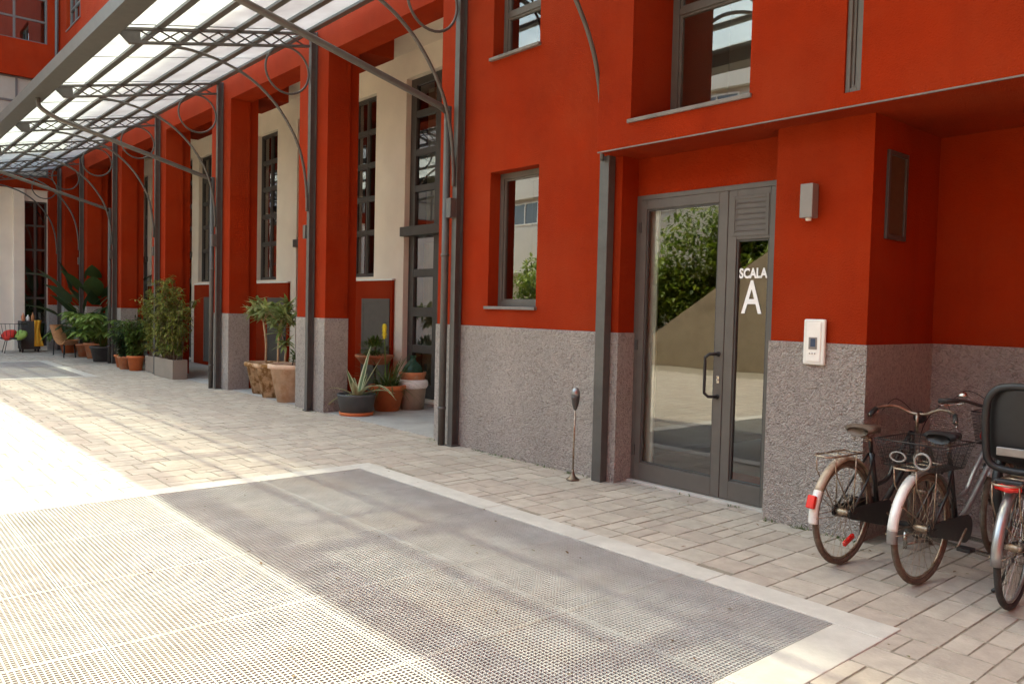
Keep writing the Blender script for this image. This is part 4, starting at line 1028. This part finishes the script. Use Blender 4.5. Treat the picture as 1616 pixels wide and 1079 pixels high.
        m = MB(); m.box(x_b - .10, x_b + .14, -.05, .05, .725, .80); m.tube([(x_b + .1, 0, .75), (x_b + .31, 0, .62)], .014, 8); bld(m, 'mount', 'black_plastic', cs, .01)
        m = MB(); a = -.20; m.tube([(a + .03, -.055, .705), (a, 0, .70), (a + .03, .055, .705)], .021, 10); bld(m, 'rear_lamp', 'red_plastic')
        m = MB(); m.box(a + .012, a + .06, -.07, .07, .715, .745); bld(m, 'lamp_bracket', 'black_plastic', b, .008)
    return b
bicycle('old rusty bicycle nearest the grey wall, brown saddle and red tail light on white mudguard', (-2.435, 4.99, .001), 3.5, 0,
        dict(frame='black_paint', fender='fender_old', split=150, fender_tip='fender_white', tiplen=34, tyre='tan_rubber', rim='rusty_chrome', saddle_mat='leather_brown', saddle=(.27, .85), guard=2, guard_mat='black_paint',
             bar_mat='rusty_chrome', bar_z=.93, bar_w=.27, steer=14, reflector=163, spoke_reflector=-68, headlight=True, crank=330))
bicycle('black bicycle with wire basket over its rear wheel and pale rear mudguard, middle of three', (-1.95, 5.00, .001), 4.5, 0,
        dict(frame='black_paint', fender='grey_paint', split=112, fender_tip='fender_white', tiplen=62, tipend='grey_paint', tyre='tan_rubber', rim='rusty_chrome', saddle_mat='black_plastic', saddle=(.29, .865), guard=1,
             bar_mat='black_paint', bar_z=1.03, bar_w=.30, steer=6, flat=True, bell=True, tube_mat='fender_steel', rear_basket=True, front_basket=True, crank=215))
bicycle('black bicycle with child seat behind the saddle, cut off by the right edge', (-1.455, 5.0, .001), -3, 0,
        dict(frame='black_paint', fender='fender_steel', split=185, tyre='black_rubber', rim='fender_steel', spoke='chrome', saddle_mat='black_plastic', saddle=(.29, .90), guard=1, bar_mat='black_paint', bar_z=1.08, flat=True,
             child_seat=True, cs_x=.26, kickstand=True, step=False, crank=200))
rk = thing('bicycle_rack', 'low chromed tube rack on the paving between the bicycles', 'bicycle rack', (-2.33, 5.70, 0), R(-15))
for y in (0, .27):
    m_ = MB(); m_.tube([(0, y, .125), (2.6, y, .125)], .015, 10); m_.build('rail', 'chrome', rk)
for x in (.0, .85, 1.7, 2.6):
    m_ = MB(); m_.tube([(x, 0, .125), (x, 0, .0)], .013, 8); m_.tube([(x, .27, .125), (x, .27, .0)], .013, 8); m_.tube([(x, 0, .03), (x, .27, .03)], .011, 8); m_.build('support', 'chrome', rk)
# ------------------------------------------------------------------ potted plants
rp = random.Random(21)
def pot_prof(rt, rb, h, rim=.05, lip=.018, wall=.02):
    return [(rb*.6, 0), (rb, 0), (rb + (rt-rb)*.9, h - rim), (rt + lip*.3, h - rim), (rt + lip, h - rim + .008), (rt + lip, h - .008), (rt + lip*.6, h), (rt - wall, h), (rt - wall - .005, h - .05), (rt - wall - .01, h - .06)]
def pot(t, rt, rb, h, mat, saucer=None, n=28, z=0, **k):
    m = MB(); m.lathe(pot_prof(rt, rb, h, **k), n, (0, 0, z), cap=False, wob=.008); m.build('pot', mat, t)
    m = MB(); m.lathe([(rt - .02, h - .045), (rt*.5, h - .035), (.001, h - .032)], n, (0, 0, z), cap=False); m.build('soil', 'soil', t)
    if saucer:
        m = MB(); m.lathe([(rb + .01, 0), (rb + .04, .03), (rb + .032, .032), (rb, .012)], n, (0, 0, z)); m.build('saucer', saucer, t)
def up_dir(a, el): return Vector((math.cos(a)*math.cos(el), math.sin(a)*math.cos(el), math.sin(el)))
# three big terracotta pots in a row
def tuft_tree(t, stems, mat, n=34, ln=(.18, .30)):
    st = MB(); lf = MB()
    for (x, y, z0, x2, y2, z1, k) in stems:
        st.tube(spline([(x, y, z0), (x + .01, y, (z0+z1)/2), (x2, y2, z1)], 4), [.020]*8 + [.013], 8)
        for br in range(k):
            a0 = rp.uniform(0, 6.28); el = rp.uniform(.15, 1.3); l = rp.uniform(.12, .40); e = Vector((x2, y2, z1)) + up_dir(a0, el)*l
            st.tube([(x2, y2, z1 - .02), e], [.008, .004], 5)
            for i in range(n):
                a = rp.uniform(0, 6.28); el2 = rp.uniform(-.55, .9)
                lf.leaf(e + Vector((rp.uniform(-.03, .03), rp.uniform(-.03, .03), rp.uniform(-.05, .05))), up_dir(a, el2), rp.uniform(*ln), rp.uniform(.045, .075), .35, seg=3)
    st.build('stem', 'bark', t); lf.build('foliage', mat, t)
t = thing('potted_plant', 'tall stemmed plant in weathered terracotta pot, left of the three big pots', 'potted plant', (-13.62, 5.98, 0), group='three big terracotta pots')
pot(t, .36, .24, .56, 'terracotta_aged', rim=.07, lip=.03)
tuft_tree(t, [(-.05, 0, .5, -.12, -.02, 1.30, 9)], 'leaf_pale', 26)
t = thing('potted_plant', 'tall stemmed plant in stained terracotta pot, middle of the three big pots', 'potted plant', (-12.98, 5.90, 0), group='three big terracotta pots')
pot(t, .38, .25, .58, 'terracotta_aged', rim=.07, lip=.03)
tuft_tree(t, [(.0, 0, .5, .02, .02, 1.28, 9), (.17, .05, .5, .19, .06, .86, 2)], 'leaf_pale', 26)
t = thing('potted_plant', 'pale terracotta pot with only a small sprig, right of the three big pots', 'potted plant', (-12.28, 5.85, 0), group='three big terracotta pots')
pot(t, .37, .255, .62, 'terracotta_pale', rim=.08, lip=.035)
m_ = MB(); s_ = MB()
s_.tube(spline([(-.25, .1, .56), (-.22, .12, .72), (-.16, .12, .80)], 4), .012, 6)
for i in range(46):
    m_.leaf(Vector((-.2 + rp.uniform(-.08, .08), .12 + rp.uniform(-.06, .06), .70 + rp.uniform(-.06, .12))), up_dir(rp.uniform(0, 6.28), rp.uniform(-.2, .9)), rp.uniform(.07, .13), .04, .4, seg=2)
s_.build('stem', 'bark_dark', t); m_.build('foliage', 'leaf_mid', t)
# agave in a dark pot
t = thing('potted_agave', 'variegated agave with arching striped leaves in dark grey pot', 'potted plant', (-10.28, 5.90, 0))
m_ = MB(); m_.lathe([(.19, .0), (.24, .0), (.255, .05), (.25, .055), (.19, .03)], 28); m_.build('saucer', 'terracotta_orange', t)
m_ = MB(); m_.lathe([(.15, .03), (.235, .03), (.275, .28), (.285, .29), (.285, .315), (.26, .315), (.255, .27), (.001, .27)], 30, cap=False); m_.build('pot', 'pot_dark', t)
spec = [(2.75, .55, 1.0, .45), (3.6, .25, .80, 1.7), (1.0, 1.1, .72, .1), (1.9, 1.25, .80, .12), (.05, .80, 1.05, 1.5), (5.6, .9, .45, .7), (.6, .6, .6, .9), (4.6, .75, .46, .9), (3.1, 1.0, .5, .3), (2.2, .85, .48, .3)]
ap = lambda q: (.55 + .45*math.sin(math.pi*min(1, q*1.4)*.5 + .4)) * (1 - q**2.2) + .02
for (a, el, ln, dr) in spec:
    for mat, wk, dz in (('agave_cream', 1.0, 0), ('agave_green', .55, .003)):
        m_ = MB(); m_.leaf((math.cos(a)*.04, math.sin(a)*.04, .27 + dz), up_dir(a, el), ln, .10*wk, dr, seg=9, fold=.35, prof=ap); m_.build('leaf', mat, t)
m_ = MB()
for i in range(40): m_.leaf((rp.uniform(-.2, .2), rp.uniform(-.2, .2), .27), up_dir(rp.uniform(0, 6.28), rp.uniform(.1, 1)), rp.uniform(.05, .12), .02, .4, seg=2)
m_.build('weeds', 'grass_green', t)
# torch lily with a yellow spike
t = thing('potted_plant', 'grassy plant with one tall yellow flower spike in orange terracotta pot', 'potted plant', (-10.48, 6.55, 0))
pot(t, .27, .185, .40, 'terracotta_orange', rim=.07, lip=.02)
m_ = MB(); m_.box(.19, .245, -.02, .02, .05, .34); 
m_ = MB()
for i in range(150):
    a = rp.uniform(0, 6.28); m_.leaf((math.cos(a)*rp.uniform(0, .16), math.sin(a)*rp.uniform(0, .16), .36), up_dir(a, rp.uniform(.25, 1.35)), rp.uniform(.35, .78), .020, rp.uniform(.5, 1.7), seg=5, prof=lambda q: 1 - q*q)
m_.build('foliage', 'grass_green', t)
m_ = MB(); m_.tube(spline([(-.05, 0, .36), (-.06, -.01, .8), (-.08, -.02, 1.20)], 5), .008, 6); m_.build('flower_stalk', 'leaf_bright', t)
m_ = MB(); m_.lathe([(.012, 1.10), (.022, 1.14), (.030, 1.22), (.034, 1.30), (.028, 1.33), (.006, 1.34)], 12, (-.08, -.02, 0)); 
for i in range(60):
    a = rp.uniform(0, 6.28); z = rp.uniform(1.12, 1.33); m_.leaf((-.08 + .02*math.cos(a), -.02 + .02*math.sin(a), z), up_dir(a, -.9), .05, .012, .2, seg=2)
m_.build('flower_head', 'flower_yellow', t)
# bushy plant in a bowl on a stand
t = thing('potted_plant', 'small bushy plant in a wide terracotta bowl against the cupboard', 'potted plant', (-11.65, 7.02, 0))
m_ = MB(); m_.tube([(0, 0, .006), (0, 0, .62)], .03, 10); m_.lathe([(.16, .006), (.16, .02), (.05, .05)], 18); m_.build('stand', 'frame_dark', t)
m_ = MB(); m_.lathe([(.12, .62), (.22, .63), (.29, .72), (.33, .76), (.33, .785), (.30, .785), (.28, .74), (.001, .74)], 28, cap=False); m_.build('bowl', 'terracotta', t)
m_ = MB()
for i in range(520):
    d = Vector((rp.gauss(0, 1), rp.gauss(0, 1), rp.gauss(0, 1))).normalized()*rp.uniform(.08, .23)
    m_.leaf((d.x, d.y, .90 + d.z*.75), d + Vector((0, 0, .05)), rp.uniform(.05, .09), .028, .3, seg=2)
m_.build('foliage', 'leaf_mid', t)
m_ = MB(); m_.tube([(0, 0, .74), (.02, 0, .92)], .02, 6); m_.build('stem', 'bark_dark', t)
# taupe jar with cloth, bowl and glass bottle on top
t = thing('planter_jar', 'taupe pot with a folded white cloth round its top', 'jar', (-10.43, 6.98, 0))
m_ = MB(); m_.lathe([(.14, .006), (.185, .006), (.215, .36), (.215, .37)], 28); m_.build('pot', 'jar_taupe', t)
m_ = MB(); m_.lathe([(.217, .34), (.235, .37), (.238, .42), (.225, .46), (.20, .475), (.05, .47), (.001, .47)], 40, wob=.025, cap=False); m_.build('cloth', 'white_cloth', t)
t = thing('terracotta_dish', 'round brown terracotta dish on the cloth-topped jar', 'dish', (-10.43, 6.98, .4755))
m_ = MB(); m_.lathe([(.14, 0), (.19, .0), (.215, .10), (.215, .115), (.20, .115), (.18, .02), (.001, .02)], 28, cap=False); m_.build('dish', 'terracotta', t)
t = thing('glass_bottle', 'squat green glass demijohn standing in the brown dish', 'bottle', (-10.43, 6.98, .497))
m_ = MB(); m_.lathe([(.12, 0), (.155, .02), (.16, .10), (.14, .17), (.09, .23), (.05, .27), (.045, .33), (.052, .335), (.052, .35), (.04, .35)], 28, cap=False); m_.build('bottle', 'bottle_glass', t)
# two rectangular taupe planters with a bushy hedge
def planter(label, x0, x1, y0, y1, h, tops, mat2, n):
    t = thing('planter_box', label, 'planter', ((x0+x1)/2, (y0+y1)/2, 0), group='taupe planter boxes'); hx, hy = (x1-x0)/2, (y1-y0)/2; w = .025
    m = MB(); m.box(-hx, hx, -hy, -hy+w, 0, h); m.box(-hx, hx, hy-w, hy, 0, h); m.box(-hx, -hx+w, -hy+w, hy-w, 0, h); m.box(hx-w, hx, -hy+w, hy-w, 0, h); m.build('box', 'planter_taupe', t, .006)
    m = MB(); m.box(-hx+w, hx-w, -hy+w, hy-w, .01, h-.05); m.build('soil', 'soil', t)
    st = MB(); lf = MB(); lf2 = MB()
    for i in range(n):
        x, y = rp.uniform(-hx*.8, hx*.8), rp.uniform(-hy*.7, hy*.7); ht = rp.uniform(*tops)
        lean = Vector((rp.uniform(-.25, .25) + x*.3, rp.uniform(-.16, .16) + y*.3, 0))
        pts = [(x, y, h-.06), (x + lean.x*.35, y + lean.y*.35, h + (ht-h)*.5), (x + lean.x, y + lean.y, ht)]
        sp = spline(pts, 6); st.tube(sp, [.009 - .0005*k for k in range(len(sp))], 5)
        red = rp.random() < mat2
        for p in sp[2:]:
            for _ in range(2):
                a = rp.uniform(0, 6.28); el = rp.uniform(-.1, .9); l = rp.uniform(.08, .26); e = p + up_dir(a, el)*l
                st.tube([p, e], [.004, .002], 3, cap=False)
                for q in range(11):
                    (lf2 if red and rp.random() < .75 else lf).leaf(p.lerp(e, rp.uniform(.2, 1.05)), up_dir(rp.uniform(0, 6.28), rp.uniform(-.7, .8)), rp.uniform(.07, .14), rp.uniform(.022, .038), .5, seg=2)
    st.build('stems', 'bark_dark', t); lf.build('foliage', 'leaf_bush', t)
    if lf2.v: lf2.build('reddish_foliage', 'leaf_red', t)
planter('taupe box planter with a tall reddish green bush, nearer of the pair', -18.05, -16.85, 5.38, 5.68, .40, (1.2, 2.05), .25, 34)
planter('taupe box planter with a dense green bush, farther of the pair', -19.25, -18.22, 5.53, 5.83, .36, (1.2, 2.0), .05, 30)
# small pots in front of the pier
def small(label, x, y, rt, h, mat, ht, sp, n, leafm, ln=(.07, .14), wd=.04, pr=.72):
    t = thing('potted_plant', label, 'potted plant', (x, y, 0), group='small pots by the box planters')
    pot(t, rt, rt*pr, h, mat, rim=.05, lip=.012, n=20)
    st = MB(); lf = MB()
    for i in range(9):
        a = rp.uniform(0, 6.28); q = rp.uniform(.2, 1); e = Vector((math.cos(a)*sp*q, math.sin(a)*sp*q, h + (ht-h)*rp.uniform(.5, 1)))
        pts = spline([(math.cos(a)*rt*.4, math.sin(a)*rt*.4, h-.04), (e.x*.5, e.y*.5, (h + e.z)/2), tuple(e)], 5); st.tube(pts, .005, 4)
        for p in pts[1:]:
            for k in range(n):
                lf.leaf(p + Vector((rp.uniform(-.07, .07), rp.uniform(-.07, .07), rp.uniform(-.05, .07))), up_dir(rp.uniform(0, 6.28), rp.uniform(-.5, .9)), rp.uniform(*ln), wd*rp.uniform(.7, 1.2), .5, seg=2)
    st.build('stems', 'bark_dark', t); lf.build('foliage', leafm, t)
small('orange terracotta pot with low green leaves, leftmost small pot', -20.55, 5.42, .20, .30, 'terracotta_orange', .75, .3, 9, 'leaf_mid')
small('salmon plastic pot with spreading green shrub', -19.95, 5.30, .17, .30, 'terracotta', .95, .32, 12, 'leaf_dark')
small('black plastic pot with dense dark green shrub between orange pots', -19.72, 5.46, .18, .30, 'pot_dark', 1.25, .38, 16, 'leaf_dark')
small('bright orange pot with tall leafy shrub beside the box planters', -19.42, 5.38, .18, .34, 'terracotta_orange', 1.1, .30, 12, 'leaf_mid')
# broad leaved plants further left
def palmate(label, x, y, rt, h, mat, ht, sp, n, leafm, ll, lw, fingers, dr=.6, name='potted_plant', grp='broad-leaved plants at the far end', pitch=(.15, 1.1)):
    t = thing(name, label, 'potted plant', (x, y, 0), group=grp); pot(t, rt, rt*.72, h, mat, rim=.05, lip=.012, n=20)
    st = MB(); lf = MB()
    for i in range(n):
        a = rp.uniform(0, 6.28); q = rp.uniform(.25, 1); e = Vector((math.cos(a)*sp*q, math.sin(a)*sp*q, h + (ht-h)*rp.uniform(.35, 1)))
        st.tube(spline([(math.cos(a)*.04, math.sin(a)*.04, h-.04), (e.x*.35, e.y*.35, (h + e.z)*.55), tuple(e)], 5), .009, 5)
        if fingers > 1:
            for k in range(fingers):
                b = a + (k/(fingers-1) - .5)*3.6; lf.leaf(e, up_dir(b, rp.uniform(-.25, .2)), ll*rp.uniform(.8, 1.1), lw, dr, seg=3)
        else: lf.leaf(e, up_dir(a, rp.uniform(*pitch)), ll*rp.uniform(.8, 1.2), lw*rp.uniform(.8, 1.1), dr, seg=5)
    st.build('stems', 'leaf_mid', t); lf.build('foliage', leafm, t)
palmate('bright green plant with big fingered leaves in dark tub', -22.6, 5.45, .30, .40, 'pot_dark', 1.28, .9, 34, 'leaf_bright', .40, .14, 7)
palmate('dark plant with large upright paddle leaves at the far end', -25.6, 5.95, .30, .40, 'pot_dark', 2.05, .95, 40, 'leaf_dark', .95, .48, 1, .5, pitch=(.5, 1.35))
palmate('dark palm-like plant behind the fingered-leaf plant', -22.9, 6.3, .28, .38, 'terracotta', 1.8, .7, 16, 'leaf_dark', .7, .10, 5, 1.0)
palmate('low fern in an orange pot below the wooden seat', -26.6, 5.5, .26, .32, 'terracotta_orange', .8, .55, 24, 'leaf_mid', .42, .08, 5, 1.0)
palmate('leafy plant in terracotta tub beside the wooden seat', -23.9, 5.6, .30, .42, 'terracotta', .95, .5, 20, 'leaf_mid', .34, .10, 5, .9)
palmate('bushy mid-green plant between the fingered-leaf plant and the small pots', -21.2, 5.75, .28, .36, 'pot_dark', 1.15, .5, 30, 'leaf_mid', .30, .09, 5, .7)
palmate('dark leafy plant in front of the far pier behind the wooden seat', -24.7, 5.55, .28, .36, 'terracotta', 1.25, .6, 32, 'leaf_dark', .34, .11, 5, .7)
# curved wooden lounge seat
t = thing('wooden_seat', 'curved orange-brown wooden seat on thin dark legs among the plants', 'seat', (-25.05, 5.05, 0))
m_ = MB(); pr = [(-1.0, .86), (-.8, .70), (-.5, .52), (-.15, .40), (.2, .36), (.55, .38), (.85, .46), (1.0, .52)]
sp = spline([(x, 0, z) for x, z in pr], 4); n = len(sp)
m_.add([(p.x, s*.17, p.z) for p in sp for s in (-1, 1)] + [(p.x, s*.17, p.z - .03) for p in sp for s in (-1, 1)],
       [(2*i, 2*i+1, 2*i+3, 2*i+2) for i in range(n-1)] + [(2*n+2*i+2, 2*n+2*i+3, 2*n+2*i+1, 2*n+2*i) for i in range(n-1)] + [(2*i, 2*i+2, 2*n+2*i+2, 2*n+2*i) for i in range(n-1)] + [(2*i+3, 2*i+1, 2*n+2*i+1, 2*n+2*i+3) for i in range(n-1)] + [(0, 1, 2*n+1, 2*n), (2*n-1, 2*n-2, 4*n-2, 4*n-1)], True)
m_.build('seat', 'wood_orange', t)
for x, z in ((-.55, .54), (.6, .37)):
    for s in (-.13, .13):
        m_ = MB(); m_.tube([(x, s, z), (x*1.15, s*1.1, 0)], .014, 8); m_.build('leg', 'black_paint', t)
# side table behind the post
t = thing('side_table', 'small round table with dark legs half hidden behind the post', 'table', (-16.3, 6.5, .006))
m_ = MB(); m_.lathe([(.28, .70), (.29, .715), (.28, .73), (.001, .73)], 24); m_.build('table_top', 'sill', t)
for k in range(3):
    a = k*2.09 + .4; m_ = MB(); m_.tube([(.05*math.cos(a), .05*math.sin(a), .70), (.04*math.cos(a), .04*math.sin(a), .35), (.22*math.cos(a), .22*math.sin(a), 0)], .012, 6); m_.build('leg', 'frame_dark', t)
# chair with cushions and a yellow cloth at the far end
t = thing('garden_chair', 'dark wire chair at the far end of the courtyard', 'chair', (-27.1, 4.12, 0), R(-90))
m_ = MB(); m_.lathe([(.30, .40), (.32, .44), (.30, .45), (.001, .42)], 20); m_.build('seat', 'black_paint', t)
for k in range(4):
    a = k*1.57 + .78; m_ = MB(); m_.tube([(.2*math.cos(a), .2*math.sin(a), .42), (.32*math.cos(a), .32*math.sin(a), 0)], .011, 6); m_.build('leg', 'black_paint', t)
m_ = MB()
for k in range(9):
    a = R(20 + 140*k/8); m_.tube([(.30*math.cos(a), .30*math.sin(a), .44), (.40*math.cos(a), .40*math.sin(a), .85)], .007, 5)
m_.tube([(.40*math.cos(R(20 + 140*k/16)), .40*math.sin(R(20 + 140*k/16)), .85) for k in range(17)], .010, 6); m_.build('backrest', 'black_paint', t)
for lab, mat, px, pz, sc in (('red and white cushion on the dark chair', 'red_fabric', (-27.0, 4.02), .52, .20), ('green and yellow cushion on the dark chair', 'multi_fabric', (-26.92, 4.30), .52, .18)):
    o = MB().lathe([(.02, -.09), (.7*sc, -.085), (sc, -.03), (1.03*sc, .03), (.7*sc, .09), (.02, .1)], 20, wob=.06).build('cushion', mat); o.location = (*px, pz); o.rotation_euler = (R(35), R(20), .3); tag(o, lab, 'cushion')
t = thing('side_cabinet', 'small dark cabinet with bottles by the glazed door at the far end', 'cabinet', (-27.55, 4.62, 0))
m_ = MB(); m_.box(-.28, .28, -.25, .25, .08, .92); m_.build('body', 'interior_dark', t, .01)
for sx in (-.22, .22):
    for sy in (-.2, .2): m_ = MB(); m_.box(sx-.025, sx+.025, sy-.025, sy+.025, 0, .08); m_.build('leg', 'black_paint', t)
for k, (x, y, hh, mt) in enumerate(((-27.45, 4.45, .24, 'terracotta'), (-27.5, 4.58, .18, 'white_paint'), (-27.45, 4.70, .26, 'wood_orange'))):
    o = MB().lathe([(.045, 0), (.05, .02), (.05, hh*.6), (.02, hh*.78), (.018, hh), (.001, hh)], 14).build('bottle', mt); o.location = (x, y, .921); tag(o, ('brown bottle nearest the cushions on the far cabinet', 'short white bottle on the far cabinet', 'orange bottle nearest the yellow cloth on the far cabinet')[k], 'bottle', 'bottles on the far cabinet')
m_ = MB(); n = 14; vs = []
for i in range(n+1):
    z = .95 - .78*i/n
    for j in range(7): vs.append((.03*math.sin(j*1.8 + i*.25) + .02, -.10 + .2*j/6*(1 - .25*math.sin(i*.3)), z))
m_.add(vs, [(i*7+j, i*7+j+1, (i+1)*7+j+1, (i+1)*7+j) for i in range(n) for j in range(6)], True)
o = m_.build('yellow_cloth', 'yellow_fabric'); o.location = (-27.24, 4.80, 0); sd = o.modifiers.new('thick', 'SOLIDIFY'); sd.thickness = .006
tag(o, 'yellow cloth hanging down beside the far dark cabinet', 'cloth')
# weeds and grit where paving meets the walls, a few dry leaves
m_ = MB(); rw = random.Random(5)
def base_pt():
    k = rw.random()
    if k < .45: return rw.uniform(-7.3, -5.2), W0 - .03 - abs(rw.gauss(0, .02))
    if k < .65: return rw.uniform(-3.35, -2.62), W0 - .03 - abs(rw.gauss(0, .02))
    if k < .8: return rw.uniform(-4.95, -3.4), 5.745 - abs(rw.gauss(0, .015))
    return rw.choice((-11.1, -14.8, -7.6)) + rw.uniform(-.4, .4), W0 - .03 - abs(rw.gauss(0, .02))
for i in range(70):
    x, y = base_pt()
    for _ in range(rw.randrange(3, 9)): m_.leaf((x + rw.gauss(0, .012), y + rw.gauss(0, .006), -.002), up_dir(rw.uniform(0, 6.28), rw.uniform(.2, 1.2)), rw.uniform(.015, .05), rw.uniform(.005, .011), .6, seg=2)
tag(m_.build('wall_weeds', 'grass_green'), 'tiny weeds sprouting along the foot of the grey wall', 'weeds', kind='stuff')
m_ = MB()
for i in range(150):
    x, y = rw.uniform(-9, -.8), rw.uniform(1.2, 5.5)
    if rw.random() < .5: y = 5.55 - abs(rw.gauss(0, .25))
    m_.leaf((x, y, .006), up_dir(rw.uniform(0, 6.28), rw.uniform(-.05, .25)), rw.uniform(.012, .04), rw.uniform(.008, .02), .1, seg=2)
tag(m_.build('leaf_litter', 'leaf_red'), 'scattered bits of dry leaf on the paving', 'leaf litter', kind='stuff')
